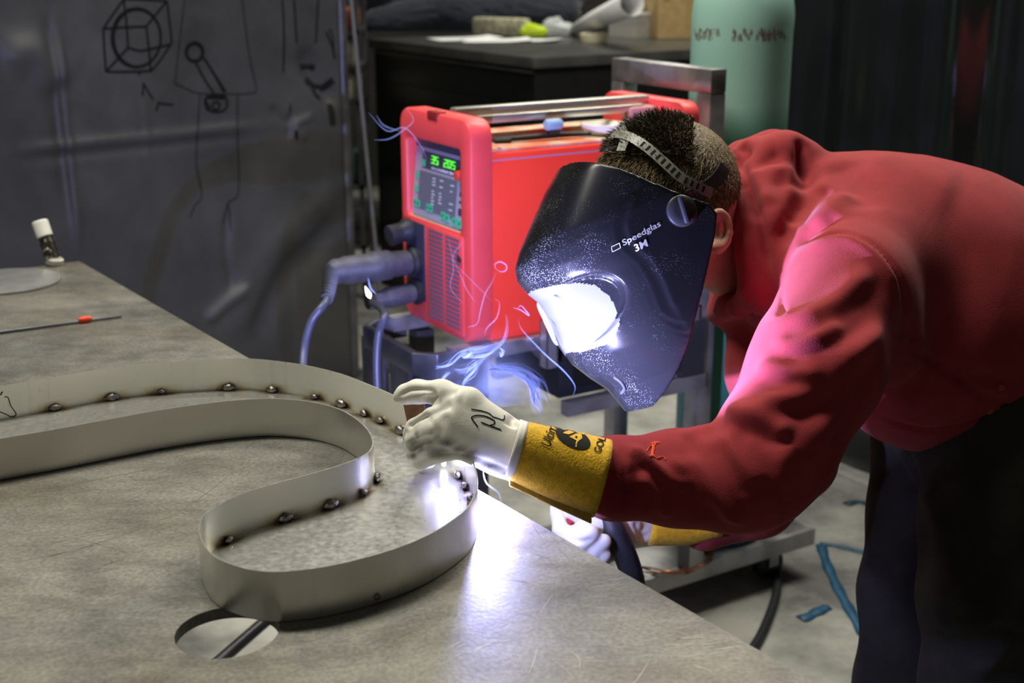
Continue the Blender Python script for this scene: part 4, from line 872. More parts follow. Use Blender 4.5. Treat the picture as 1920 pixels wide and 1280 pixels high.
# ---- head: a finer surface grown from the same neck
HF, HU, HL = cv((-0.80, 0.58, -0.16)), cv((-0.58, -0.80, 0)), None
HF /= np.linalg.norm(HF); HL = np.cross(HU, HF); HL /= np.linalg.norm(HL); HL = HL if HL@FWD < 0 else -HL; HU = np.cross(HF, HL); HU = HU if HU[2] > 0 else -HU
HEAD[0] = True; hc_ = s_(1238, 372, 1.77)
H = Field(hc_-0.26, hc_+0.30, 0.0036)
H.ell(s_(1248, 362, 1.77), (HF, HU, HL), (0.098, 0.090, 0.076), 0.01)
H.cone(s_(1170, 450, 1.765), s_(1200, 540, 1.765), 0.055, 0.034, 0.05)        # face to chin
H.cone(s_(1292, 440, 1.73), s_(1225, 545, 1.745), 0.035, 0.028, 0.03); H.cone(s_(1292, 440, 1.81), s_(1225, 545, 1.795), 0.035, 0.028, 0.03)   # jaw
H.cone(s_(1312, 410, 1.80), s_(1400, 462, 1.88), 0.048, 0.050, 0.04); H.cone(s_(1295, 465, 1.79), s_(1370, 505, 1.86), 0.038, 0.042, 0.04)
fc = s_(1145, 440, 1.765)+HF*0.012
H.cone(fc+HU*0.015, fc-HU*0.022+HF*0.016, 0.008, 0.013, 0.012)              # nose
for sg in (-1, 1):
    H.cone(fc+HU*0.022+HL*sg*0.032+HF*0.004, fc+HU*0.022+HL*sg*0.034+HF*0.003, 0.013, 0.013, 0.01, cut=True)
    H.cone(fc+HU*0.020+HL*sg*0.032-HF*0.008, fc+HU*0.020+HL*sg*0.033-HF*0.008, 0.012, 0.012, 0.003)
H.cone(fc-HU*0.050+HL*0.02-HF*0.004, fc-HU*0.050-HL*0.02-HF*0.004, 0.006, 0.006, 0.006)
for sg, D0 in ((1, 1.694), (-1, 1.85)):                                       # ears
    ec = s_(1347 if sg > 0 else 1330, 432, D0); rim = []
    for a in np.linspace(-2.2, 2.0, 10): rim.append((ec+cv((math.cos(a)*0.0135, math.sin(a)*0.026*(0.9), -0.004*sg+0.003*math.cos(a))), 0.0052 if a < 1.5 else 0.007))
    H.chain(rim, 0.004); H.cone(ec+cv((-0.006, -0.014, 0.006*sg)), ec+cv((-0.004, 0.02, 0.006*sg)), 0.008, 0.009, 0.008)
v2, f2 = H.mesh(); v2 = smooth_mesh(v2, f2, 1)
obj_arr('head', v2, f2, skin, body)

# ---- hair: clipped sides and a brush of longer hair on top
HR = Field(hc_-0.2, hc_+0.2, 0.003)
HR.ell(s_(1250, 358, 1.77), (HF, HU, HL), (0.1045, 0.097, 0.0815), 0.01)
sl, X, Y, Zg = HR.grid(); pn = HF*0.75-HU*0.66; pn /= np.linalg.norm(pn); p0 = s_(1160, 372, 1.77)
HR.smax(sl, ((X-p0[0])*pn[0]+(Y-p0[1])*pn[1]+(Zg-p0[2])*pn[2]).astype(np.float32), 0.012)
pn2 = -HU*0.86+HF*0.1-HF*0.3; pn2 /= np.linalg.norm(pn2); p0 = s_(1330, 425, 1.77)
HR.smax(sl, ((X-p0[0])*pn2[0]+(Y-p0[1])*pn2[1]+(Zg-p0[2])*pn2[2]).astype(np.float32), 0.012)
v3, f3 = HR.mesh(); v3 = smooth_mesh(v3, f3, 1)
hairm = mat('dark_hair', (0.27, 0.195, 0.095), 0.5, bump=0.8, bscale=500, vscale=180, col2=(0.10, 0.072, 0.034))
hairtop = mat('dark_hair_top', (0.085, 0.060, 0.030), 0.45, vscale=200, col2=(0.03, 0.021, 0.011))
hair = obj_arr('hair', v3, f3, hairm, body); bvh_hair = bvh_of(v3, f3)
n3 = vnormals(v3, f3)
bad = (n3*(v3-hc_)).sum(1) < 0; n3[bad] *= -1
SV = []; SF = []; topi = []
rr_ = np.random.default_rng(11); cand = rr_.permutation(len(v3))
cnt_t = 0
for idx in cand[:24000]:
    p, n = v3[idx], n3[idx]; px, py, D = project(p)
    th = (px-1130)/170; lim = 300+40*th if px < 1310 else 0
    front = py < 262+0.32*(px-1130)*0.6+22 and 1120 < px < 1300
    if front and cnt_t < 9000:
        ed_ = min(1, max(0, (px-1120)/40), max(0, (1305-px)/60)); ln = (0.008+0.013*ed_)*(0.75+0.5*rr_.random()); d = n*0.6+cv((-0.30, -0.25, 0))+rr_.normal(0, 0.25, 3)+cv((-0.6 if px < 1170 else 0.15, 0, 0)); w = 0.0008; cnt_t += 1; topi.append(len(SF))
    else:
        ln = 0.007+0.007*rr_.random(); d = n*0.30+cv((-0.5, 0.62, 0))*0.9+rr_.normal(0, 0.15, 3); w = 0.0008
    d = d/np.linalg.norm(d); s = np.cross(d, n+rr_.normal(0, 0.3, 3)); s /= np.linalg.norm(s)+1e-9; u = np.cross(s, d); o = len(SV); b0 = p-n*0.001
    mid = b0+d*ln*0.55+n*0.001; tip = b0+d*ln-V(0, 0, 0.15*ln)
    SV += [b0+s*w, b0-s*w*0.5+u*w*0.8, b0-s*w*0.5-u*w*0.8, mid+s*w*0.7, mid-s*w*0.35+u*w*0.6, mid-s*w*0.35-u*w*0.6, tip]
    for a in range(3):
        b = (a+1) % 3; SF += [(o+a, o+b, o+3+b, o+3+a)]; SF.append((o+3+a, o+3+b, o+6))
tf = [t if len(t) == 4 else (*t, t[2]) for t in SF]
me = bpy.data.meshes.new('hair_strands'); me.from_pydata([tuple(x) for x in SV], [], SF); me.materials.append(hairm); me.materials.append(hairtop)
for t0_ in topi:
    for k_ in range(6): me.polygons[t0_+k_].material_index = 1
ho = link(bpy.data.objects.new('hair_strands', me), hair); ho['kind'] = 'stuff'

HEAD[0] = False
# ---- trousers
trm = mat('dark_trousers', (0.045, 0.043, 0.036), 0.92, var=0.35, vscale=14, bump=0.4, bscale=380, spec=0.1)
T = Field(np.min([footN, footF, hipF], 0)-0.25, np.max([hipN, hipF, footN, s_(2010, 745, 1.9)], 0)+0.22, 0.006)
T.cone(hipN, hipF, 0.125, 0.12, 0.05); T.cone(s_(2010, 745, 1.90), s_(1930, 735, 2.04), 0.135, 0.13, 0.05); T.cone(s_(1990, 770, 1.88), s_(1880, 900, 1.85), 0.11, 0.085, 0.05); T.cone(s_(1900, 760, 2.05), s_(1760, 880, 2.05), 0.10, 0.08, 0.05); T.cone(s_(1830, 780, 1.9), s_(1760, 780, 2.05), 0.10, 0.085, 0.05)
T.chain([sr(1860, 800, 1.86, 120), sr(1845, 980, 1.83, 112), sr(1838, 1120, 1.81, 108), sr(1850, 1290, 1.84, 110)], 0.03)
T.chain([(s_(1850, 1290, 1.84), R(110, 1.93)), (footN+V(0, 0, 0.06), 0.075)], 0.03)
T.chain([sr(1745, 800, 2.04, 108), sr(1725, 960, 2.04, 92), sr(1705, 1110, 2.03, 90), sr(1700, 1290, 2.05, 88)], 0.025)
T.chain([(s_(1700, 1290, 2.05), R(88, 2.15)), (footF+V(0, 0, 0.06), 0.07)], 0.03)
sl, X, Y, Zg = T.grid(); T.smax(sl, (0.05-Zg+0*X+0*Y).astype(np.float32), 0.01)
v4, f4 = T.mesh(); v4 = smooth_mesh(v4, f4, 2); b4 = bvh_of(v4, f4)
v4 = folds(v4, f4, b4, [([(1770, 1000), (1790, 1060), (1820, 1110), (1880, 1150)], 0.018, -0.010), ([(1775, 1040), (1800, 1085), (1815, 1115)], 0.012, 0.008), ([(1740, 1170), (1800, 1175), (1870, 1160), (1920, 1140)], 0.02, 0.012),
    ([(1745, 1190), (1830, 1195), (1910, 1170)], 0.02, -0.010), ([(1690, 830), (1710, 870), (1722, 905)], 0.012, 0.010), ([(1670, 820), (1690, 870), (1715, 910)], 0.012, -0.008), ([(1735, 910), (1760, 960), (1775, 1010)], 0.016, 0.012),
    ([(1615, 1060), (1650, 1050), (1690, 1080)], 0.018, -0.012), ([(1640, 870), (1640, 960), (1625, 1040)], 0.02, 0.006), ([(1820, 1270), (1870, 1230), (1910, 1190)], 0.015, 0.008)])
obj_arr('trousers', v4, f4, trm, body)
for ft, lb in ((footN, 0), (footF, 1)):
    S = Field(ft-0.3, ft+0.25, 0.006); S.cone(ft+V(0.02, 0.0, 0.02), ft+V(-0.18, -0.06, 0.0), 0.05, 0.042, 0.02); S.cone(ft+V(0, 0, 0.02), ft+V(0, 0, 0.09), 0.05, 0.05, 0.02)
    sl, X, Y, Zg = S.grid(); S.smax(sl, (0.002-Zg+0*X+0*Y).astype(np.float32), 0.004); v, f = S.mesh(); obj_arr('work_shoe', v, f, M['rubber'], body)

# ---- hooded sweatshirt
hoodm = mat('red_fleece', (0.345, 0.041, 0.046), 0.9, var=0.12, vscale=25, bump=0.25, bscale=700, sheen=0.08, spec=0.15)
P_ = [s_(1100, 880, 1.44), s_(1500, 230, 1.9), s_(2120, 700, 2.1), s_(1400, 1000, 1.6), s_(1300, 1000, 1.75), s_(1340, 600, 2.1), s_(1960, 600, 1.7)]
HD = Field(np.min(P_, 0)-0.14, np.max(P_, 0)+0.13, 0.0046)
HD.chain([sr(1520, 440, 1.89, 142), sr(1620, 492, 1.91, 205), sr(1740, 548, 1.93, 234), sr(1860, 606, 1.95, 234), sr(1985, 680, 1.97, 222), sr(2030, 705, 1.98, 205)], 0.04)
HD.cone(*[x for x in (s_(1740, 655, 1.88), s_(1860, 640, 1.92))], R(176, 1.98), R(180, 2.0), 0.05)
HD.cone(s_(1600, 520, 1.80), s_(1440, 500, 2.0), R(135, 1.9), R(110, 2.1), 0.05)                       # shoulders
HD.chain([sr(1588, 560, 1.715, 122), sr(1530, 690, 1.66, 122), sr(1450, 840, 1.60, 112), sr(1416, 886, 1.575, 100), sr(1370, 900, 1.55, 92), sr(1270, 896, 1.505, 86), sr(1150, 896, 1.46, 73), sr(1105, 888, 1.44, 62)], 0.022)
HD.cone(s_(1600, 530, 1.73), s_(1640, 640, 1.74), R(95, 1.8), R(85, 1.8), 0.03)
HD.chain([sr(1435, 560, 1.99, 78), sr(1440, 700, 1.98, 72), sr(1490, 860, 1.96, 72), sr(1420, 935, 1.88, 66), sr(1320, 985, 1.80, 48)], 0.03)          # far arm
# hood and collar
HD.chain([sr(1375, 322, 1.90, 34), sr(1420, 305, 1.86, 46), sr(1470, 300, 1.85, 52), sr(1502, 308, 1.87, 48)], 0.014)
HD.chain([sr(1392, 300, 1.94, 38), sr(1450, 288, 1.96, 40), sr(1500, 300, 1.96, 42)], 0.02)
HD.chain([sr(1380, 320, 1.83, 24), sr(1393, 395, 1.765, 24), sr(1404, 470, 1.745, 25), sr(1412, 540, 1.745, 24), sr(1388, 574, 1.79, 20), sr(1356, 586, 1.84, 18)], 0.010)
HD.chain([sr(1420, 345, 1.82, 38), sr(1435, 430, 1.785, 40), sr(1444, 500, 1.775, 38), sr(1446, 560, 1.775, 34)], 0.03)
HD.chain([sr(1440, 360, 1.82, 50), sr(1455, 430, 1.79, 52), sr(1450, 500, 1.79, 42)], 0.022)
HD.cone(s_(1380, 560, 1.83), s_(1350, 585, 1.95), R(26, 1.9), R(26, 2.0), 0.02)
HD.cone(s_(1318, 410, 1.80), s_(1378, 452, 1.83), 0.062, 0.060, 0.010, cut=True)                        # neck opening
v5, f5 = HD.mesh(); v5 = smooth_mesh(v5, f5, 2); b5 = bvh_of(v5, f5)
FL = [  # folds and seams of the cloth, in image pixels
    ([(1482, 462), (1530, 445), (1580, 436), (1640, 462), (1680, 510), (1698, 565), (1690, 620)], 0.006, -0.006), ([(1490, 470), (1540, 456), (1590, 450), (1635, 474), (1670, 520), (1685, 570)], 0.012, 0.006),
    ([(1418, 596), (1450, 606), (1500, 600), (1560, 572), (1610, 530), (1645, 490)], 0.017, 0.010), ([(1435, 622), (1490, 622), (1560, 600), (1620, 555), (1655, 510)], 0.014, -0.0045),
    ([(1438, 640), (1480, 645), (1530, 630), (1590, 600)], 0.012, 0.007), ([(1432, 660), (1480, 668), (1540, 655), (1610, 615), (1650, 570)], 0.012, -0.004), ([(1410, 690), (1440, 688), (1490, 700), (1550, 692)], 0.013, 0.009),
    ([(1405, 712), (1450, 716), (1510, 720), (1570, 700), (1630, 650)], 0.014, -0.007),
    ([(1385, 768), (1440, 756), (1500, 738), (1570, 700), (1630, 640), (1665, 580)], 0.017, 0.013), ([(1400, 792), (1460, 782), (1530, 755), (1600, 705), (1650, 650)], 0.020, -0.008),
    ([(1356, 788), (1380, 772), (1420, 784), (1460, 800), (1490, 822)], 0.015, 0.012), ([(1372, 810), (1410, 806), (1445, 820), (1480, 850)], 0.014, -0.006),
    ([(1350, 805), (1368, 832), (1400, 880), (1425, 920)], 0.012, 0.008), ([(1330, 822), (1352, 855), (1388, 900), (1415, 935)], 0.016, -0.004), ([(1458, 825), (1466, 870), (1470, 920)], 0.014, 0.006),
    ([(1285, 845), (1322, 900), (1358, 952), (1400, 988)], 0.010, 0.009), ([(1276, 870), (1310, 925), (1345, 970)], 0.016, -0.004), ([(1174, 828), (1212, 860), (1255, 895), (1300, 922)], 0.008, 0.008), ([(1200, 880), (1225, 925), (1260, 975)], 0.008, 0.007), ([(1245, 850), (1300, 905), (1330, 960)], 0.009, 0.005), ([(1182, 846), (1215, 878), (1255, 915)], 0.012, -0.003),
    ([(1185, 866), (1203, 905), (1225, 955)], 0.013, -0.0035), ([(1162, 826), (1168, 870), (1170, 920), (1168, 965)], 0.0045, -0.003), ([(1275, 822), (1310, 806), (1345, 802)], 0.012, 0.005),
    ([(1575, 840), (1520, 900), (1460, 965)], 0.012, -0.004), ([(1650, 660), (1600, 770), (1540, 860)], 0.012, -0.005), ([(1620, 640), (1580, 740), (1520, 840)], 0.02, 0.005),
    # shoulder pleats
    ([(1560, 345), (1520, 380), (1490, 425)], 0.018, -0.008), ([(1600, 355), (1560, 390), (1520, 430)], 0.020, 0.010), ([(1490, 455), (1540, 425), (1580, 405)], 0.010, -0.008),
    ([(1465, 530), (1466, 570), (1472, 605)], 0.004, -0.003),
    # hood
    ([(1528, 300), (1508, 360), (1478, 415), (1462, 470)], 0.012, -0.011), ([(1395, 318), (1416, 380), (1432, 450), (1444, 515)], 0.006, -0.006), ([(1372, 330), (1386, 400), (1398, 470), (1408, 535)], 0.008, 0.004), ([(1450, 300), (1490, 330), (1480, 380)], 0.014, 0.006),
    ([(1500, 252), (1506, 285), (1502, 325), (1490, 360)], 0.010, -0.016), ([(1385, 270), (1398, 285), (1400, 300)], 0.008, -0.010), ([(1350, 300), (1375, 300), (1395, 325), (1410, 370), (1420, 420)], 0.008, -0.010), ([(1415, 325), (1435, 302), (1465, 292)], 0.012, -0.007),
    ([(1400, 330), (1425, 400), (1440, 470), (1448, 520)], 0.004, -0.004), ([(1370, 330), (1385, 345), (1400, 345)], 0.010, -0.006), ([(1440, 330), (1475, 330), (1500, 345)], 0.014, 0.008), ([(1440, 300), (1430, 340), (1440, 390)], 0.016, 0.008),
    # body: pocket seam, waistband
    ([(1690, 640), (1740, 672), (1790, 705), (1850, 745), (1915, 775)], 0.006, -0.006), ([(1680, 625), (1710, 622), (1710, 650)], 0.005, -0.004), ([(1785, 690), (1830, 705), (1870, 712), (1900, 730)], 0.012, -0.010), ([(1640, 775), (1720, 805), (1800, 800), (1900, 765)], 0.006, -0.005),
    ([(1600, 300), (1700, 330), (1800, 380)], 0.06, 0.006), ([(1560, 300), (1600, 340), (1620, 400)], 0.03, -0.008)]
v5 = folds(v5, f5, b5, FL); hoodie = obj_arr('hooded_sweatshirt', v5, f5, hoodm, body); b5 = bvh_of(v5, f5)
mb = MB(); z = lambda pts: [(1100+x*0.125, 780+y*0.125) for x, y in pts]
for ln, w in (([(895, 530), (930, 480), (975, 430)], 2), ([(970, 420), (1020, 400), (1090, 400)], 5), ([(980, 430), (1000, 470), (985, 540), (975, 600)], 5.5), ([(1040, 400), (1000, 480), (985, 560), (1010, 600)], 3), ([(930, 600), (980, 600), (1010, 610)], 4), ([(1000, 600), (1050, 635), (1110, 615), (1160, 620), (1185, 655)], 2.5), ([(1020, 610), (1060, 640), (1110, 635)], 1.5)):
    stroke(mb, b5, z(ln), w, 0.001)
mb.build('sleeve_emblem', mat('orange_thread', (0.85, 0.08, 0.015), 0.7), hoodie)
for px, py in ((1877, 727), (1857, 771)):
    p, n = hit(b5, px, py)
    if p is not None: MB().lathe([(0.005, 0), (0.0045, 0.0015), (0.001, 0.002)], p, n, 14).build('pocket_rivet', mat('rivet_red', (0.5, 0.06, 0.04), 0.5), hoodie, smooth=True)

# ---- gloves
leath = mat('white_leather', (0.80, 0.785, 0.69), 0.6, var=0.10, vscale=30, bump=0.12, bscale=350)
def sooty():
    m = leath; b = m.node_tree.nodes['Principled BSDF']; src = b.inputs['Base Color'].links[0].from_socket
    at = N(m, 'ShaderNodeAttribute', attribute_name='soot'); mx = N(m, 'ShaderNodeMix', data_type='RGBA'); L(m, at.outputs['Fac'], mx.inputs[0]); L(m, src, mx.inputs[6]); mx.inputs[7].default_value = (0.05, 0.05, 0.048, 1); L(m, mx.outputs[2], b.inputs['Base Color'])
sooty()
suede = mat('yellow_suede', (0.86, 0.50, 0.010), 0.9, var=0.22, vscale=140, bump=0.6, bscale=420, sheen=0.2)
suede_d = mat('ochre_suede', (0.55, 0.34, 0.04), 0.9, var=0.2, vscale=120, bump=0.5, bscale=400)
G = Field(np.min([s_(730, 700, 1.36), s_(1010, 920, 1.48)], 0)-0.05, np.max([s_(730, 700, 1.36), s_(1010, 920, 1.48)], 0)+0.06, 0.0017)
g = sr
kk = 0.0035
for a, b in ((g(975, 818, 1.375, 24), g(866, 764, 1.375, 21)), (g(975, 838, 1.37, 27), g(852, 786, 1.372, 22)), (g(975, 860, 1.37, 27), g(850, 814, 1.374, 22)), (g(972, 882, 1.375, 20), g(862, 841, 1.380, 19)), (g(985, 850, 1.385, 50), g(955, 845, 1.385, 44))):
    G.cone(a[0], b[0], a[1], b[1], 0.016)
G.cone(s_(930, 830, 1.395), s_(870, 800, 1.40), R(45, 1.45), R(40, 1.45), 0.02)
G.cone(s_(870, 810, 1.425), s_(815, 808, 1.43), R(36, 1.45), R(24, 1.45), 0.01); G.cone(s_(885, 775, 1.415), s_(835, 775, 1.435), R(24, 1.45), R(18, 1.45), 0.008)  # extra palm mass added to block arc light from the copper bar
def finger(pts): G.chain([g(*p) for p in pts], kk)
finger([(868, 766, 1.378, 21), (812, 782, 1.385, 19), (778, 802, 1.398, 17.5), (772, 812, 1.43, 16), (800, 818, 1.455, 14)])
finger([(852, 790, 1.374, 21), (805, 806, 1.382, 18.5), (776, 825, 1.396, 17), (775, 836, 1.428, 16), (800, 840, 1.452, 14)])
finger([(850, 816, 1.376, 20.5), (808, 830, 1.384, 18), (778, 848, 1.398, 16.5), (780, 856, 1.428, 15), (805, 858, 1.448, 13)])
finger([(862, 842, 1.382, 18.5), (822, 852, 1.392, 16), (788, 866, 1.404, 14.5), (785, 868, 1.426, 13.5), (805, 866, 1.442, 12)])
G.chain([g(940, 800, 1.378, 27), g(880, 752, 1.380, 24), g(828, 736, 1.395, 23), g(782, 734, 1.412, 21), g(760, 739, 1.42, 17), g(749, 744, 1.425, 12)], 0.008)
v6, f6 = G.mesh(); v6 = smooth_mesh(v6, f6, 1); b6 = bvh_of(v6, f6)
w6 = lambda L_: [(720+x*0.2344, 690+y*0.2344) for x, y in L_]
v6 = folds(v6, f6, b6, [(w6([(100, 240), (180, 185), (260, 170), (360, 175), (430, 205)]), 0.0035, -0.0035), (w6([(300, 265), (380, 245), (440, 205)]), 0.005, -0.006), (w6([(440, 240), (520, 215), (600, 200)]), 0.006, -0.003),
    (w6([(180, 490), (230, 430), (300, 390), (370, 375)]), 0.004, -0.006), (w6([(330, 420), (380, 380), (480, 330), (560, 280)]), 0.006, -0.0035), (w6([(370, 430), (450, 380), (540, 330)]), 0.006, 0.003), (w6([(190, 660), (260, 610), (330, 570), (405, 555)]), 0.004, -0.006),
    (w6([(240, 590), (310, 560), (400, 540)]), 0.004, 0.003), (w6([(330, 700), (430, 690), (560, 700), (640, 690)]), 0.004, -0.005), (w6([(640, 700), (760, 740), (900, 800), (1030, 860)]), 0.005, -0.005), (w6([(650, 680), (640, 720), (690, 735)]), 0.003, -0.004),
    (w6([(1010, 480), (1040, 400), (1060, 420)]), 0.006, -0.004), (w6([(1110, 450), (1080, 560), (1050, 700), (1010, 830)]), 0.003, -0.0016), (w6([(420, 270), (520, 230), (640, 240)]), 0.008, 0.003)])
gl = obj_arr('glove', v6, f6, leath, body); gl['label'] = 'white leather gauntlet glove with yellow cuff, nearer hand'; b6 = bvh_of(v6, f6)
pr = np.stack([project(p)[:2] for p in v6]); soot = np.zeros(len(v6))
for x, y, rx, ry, a_ in ((505, 600, 75, 50, 0.95), (430, 660, 170, 45, 0.75), (300, 650, 60, 40, 0.6), (235, 700, 30, 30, 0.8), (700, 690, 120, 45, 0.9), (850, 780, 130, 40, 0.9), (260, 530, 22, 40, 0.75), (230, 590, 50, 45, 0.6), (600, 650, 90, 45, 0.8), (980, 850, 50, 25, 0.7)):
    cx, cy_ = w6([(x, y)])[0]; soot = np.maximum(soot, a_*np.exp(-((pr[:, 0]-cx)/(rx*0.2344))**2-((pr[:, 1]-cy_)/(ry*0.2344))**2))
soot *= 0.9+0.2*rr_.random(len(v6)); at = gl.data.attributes.new('soot', 'FLOAT', 'POINT'); at.data.foreach_set('value', np.clip(soot, 0, 1).astype(np.float32))
mb = MB()
stroke(mb, b6, w6([(752, 472), (725, 435), (700, 395), (745, 378), (810, 385), (870, 412), (886, 435), (865, 455), (850, 452)]), 2.4, 0.0005); stroke(mb, b6, w6([(775, 433), (850, 462), (937, 493)]), 2.6, 0.0005)
stroke(mb, b6, w6([(696, 328), (770, 340), (835, 360), (870, 388), (910, 402), (945, 414), (962, 405), (962, 378)]), 2.2, 0.0005); mb.build('ink_initials', M['marker'], gl)
# seam stitches beside the cuff
mb = MB()
for i in range(17):
    t = i/16; x0, y0 = 1093-85*t, 505+325*t; stroke(mb, b6, w6([(x0, y0), (x0-4, y0+13)]), 0.8, 0.0004, n=3)
mb.build('stitching', mat('thread', (0.25, 0.24, 0.2), 0.8), gl)
# yellow gauntlet cuff: flattened tube, open at the sleeve
def cuff(secs, name, m, parent, th=0.0025, n=44, sub=10):
    """secs: centre, half-height vector, half-depth vector"""
    K = len(secs); v = []; f = []; C = np.array([np.r_[a, b, c] for a, b, c in secs]); C = spline(C, sub) if K > 2 else np.array([C[0]*(1-t)+C[1]*t for t in np.linspace(0, 1, sub)])
    for r in C:
        for k_ in range(n):
            a = 2*math.pi*k_/n; ca, sa = math.cos(a), math.sin(a); e = 0.8
            v.append(r[:3]+r[3:6]*np.sign(ca)*abs(ca)**e+r[6:9]*np.sign(sa)*abs(sa)**e)
    for i in range(len(C)-1):
        for k_ in range(n): f.append((i*n+k_, i*n+(k_+1) % n, (i+1)*n+(k_+1) % n, (i+1)*n+k_))
    o = obj_arr(name, v, np.array(f), m, parent); md = o.modifiers.new('t', 'SOLIDIFY'); md.thickness = th; md.offset = 0; return o, np.array(v), f
def csec(top, bot, D, dep): 
    a, b = s_(*top, D), s_(*bot, D); return ((a+b)/2, (a-b)/2, FWD*dep)
co, vc, fc_ = cuff([csec((985, 792), (953, 898), 1.378, 0.036), csec((1062, 808), (1030, 935), 1.39, 0.044), csec((1146, 826), (1110, 966), 1.405, 0.056)], 'cuff', suede, gl, n=64, sub=18)
wb_, _, _ = cuff([csec((975, 788), (946, 893), 1.377, 0.037), csec((991, 793), (960, 900), 1.379, 0.0375)], 'cuff_edge', leath, gl, sub=4)
p = [s_(955, 900, 1.365), s_(1032, 936, 1.37), s_(1109, 971, 1.375)]
welt = MB(); W_ = spline(p, 16)
for i in range(len(W_)-1):
    pass
vv = []; 
for i, c in enumerate(W_): 
    for du, dd_ in ((0.006, -0.004), (-0.005, -0.006), (-0.007, 0.0), (-0.002, 0.012), (0.006, 0.008)): vv.append(c+UPV*du+FWD*dd_)
ff = [(i*5+k_, i*5+(k_+1) % 5, (i+1)*5+(k_+1) % 5, (i+1)*5+k_) for i in range(len(W_)-1) for k_ in range(5)]+[(0, 1, 2, 3, 4), tuple(len(vv)-1-k_ for k_ in range(5))]
welt.add(vv, ff).build('cuff_welt', suede_d, gl, bevel=0.0015)
bcf = bvh_of(vc, fc_)
def prnt(text, org, xd, yd, shear=0.0, bold=0.0, lift=0.0022):
    v, f = text_on(bcf, text, org, xd, yd, lift, shear, bold); return MB().add(v, f)
c2 = lambda x, y: (720+x*0.2344, 690+y*0.2344)
mb = prnt('Ultima', c2(1324, 642), (16, -44), (-18.5, -5.5), shear=0.25, bold=0.004); mb.build('cuff_lettering', M['print'], gl)['kind'] = 'stuff'
mb = prnt('GOLD', c2(1726, 690), (15, -37), (-13.5, -4), bold=0.012); mb.build('cuff_lettering', M['print'], gl)['kind'] = 'stuff'
ec = np.array(c2(1508, 568)); ring = [(math.cos(a), math.sin(a)) for a in np.linspace(0, 2*math.pi, 33)[:-1]]
def ellp(u, w): a = np.array((33, 14)); b_ = np.array((-5.5, 15.5)); return ec+a*u*0.98+b_*w
mb = MB(); v = []; ok = True
pts = [(0, 0)]+[(r*x, r*y) for r in (0.35, 0.7, 1.0) for x, y in ring]
for u, w in pts:
    p_, n_ = hit(bcf, *ellp(u, w)); v.append(p_+n_*0.0022 if p_ is not None else hit(bcf, *ec)[0])
f = [(0, 1+i, 1+(i+1) % 32) for i in range(32)]+[(1+32*r+i, 1+32*(r+1)+i, 1+32*(r+1)+(i+1) % 32, 1+32*r+(i+1) % 32) for r in range(2) for i in range(32)]
mb.add(v, f).build('cuff_emblem', M['print'], gl)
mb = MB()
def patch(poly):
    P = [hit(bcf, *c2(x, y)) for x, y in poly]; mb.add([a+b*0.0028 for a, b in P if a is not None], [tuple(range(len([1 for a in P if a[0] is not None])))])
patch([(1445, 520), (1475, 514), (1540, 518), (1520, 530), (1470, 545), (1425, 535)]); patch([(1475, 562), (1530, 540), (1575, 545), (1580, 575), (1560, 590), (1535, 592)]); patch([(1535, 592), (1560, 588), (1540, 605), (1534, 640), (1526, 640), (1528, 606)])
patch([(1560, 515), (1580, 512), (1590, 530), (1610, 540), (1590, 548), (1565, 540)])
mb.build('emblem_cutout', suede, gl)

# far glove, gripping the torch lead below the table edge
G2 = Field(np.min([s_(1020, 930, 1.60), s_(1260, 1100, 1.82)], 0)-0.03, np.max([s_(1020, 930, 1.60), s_(1260, 1100, 1.82)], 0)+0.05, 0.0022)
G = G2
G2.cone(s_(1235, 992, 1.75), s_(1165, 995, 1.72), R(30, 1.8), R(36, 1.8), 0.02)
G2.cone(s_(1165, 990, 1.71), s_(1110, 980, 1.71), R(36, 1.8), R(24, 1.8), 0.015)
kk = 0.005
finger([(1150, 975, 1.69, 22), (1100, 1000, 1.67, 20), (1070, 1008, 1.67, 18), (1052, 996, 1.68, 16), (1044, 965, 1.70, 13), (1040, 952, 1.71, 10)])
finger([(1130, 985, 1.70, 20), (1060, 1010, 1.68, 20), (1085, 1020, 1.65, 18), (1108, 1000, 1.645, 17)])
finger([(1140, 1010, 1.71, 20), (1085, 1035, 1.68, 18), (1110, 1035, 1.655, 17), (1132, 1015, 1.65, 15)])
finger([(1145, 1035, 1.71, 18), (1105, 1058, 1.68, 16), (1120, 1056, 1.66, 15), (1133, 1040, 1.655, 13)])
G2.chain([g(1160, 985, 1.70, 20), g(1110, 965, 1.69, 18), g(1075, 962, 1.70, 16)], 0.006)
v7, f7 = G2.mesh(); v7 = smooth_mesh(v7, f7, 2); b7 = bvh_of(v7, f7)
v7 = folds(v7, f7, b7, [([(1190, 975), (1200, 1000), (1195, 1015)], 0.006, -0.004), ([(1210, 980), (1207, 1000), (1215, 1012)], 0.006, -0.004), ([(1060, 1005), (1090, 1015), (1115, 1010)], 0.004, -0.003)])
gr = obj_arr('glove', v7, f7, leath, body); gr['label'] = 'white leather gauntlet glove below the table edge, farther hand'
cuff([csec((1222, 968), (1212, 1020), 1.73, 0.032), csec((1285, 960), (1283, 1018), 1.775, 0.04), csec((1352, 945), (1345, 1004), 1.82, 0.048)], 'cuff', suede, gr, sub=12)

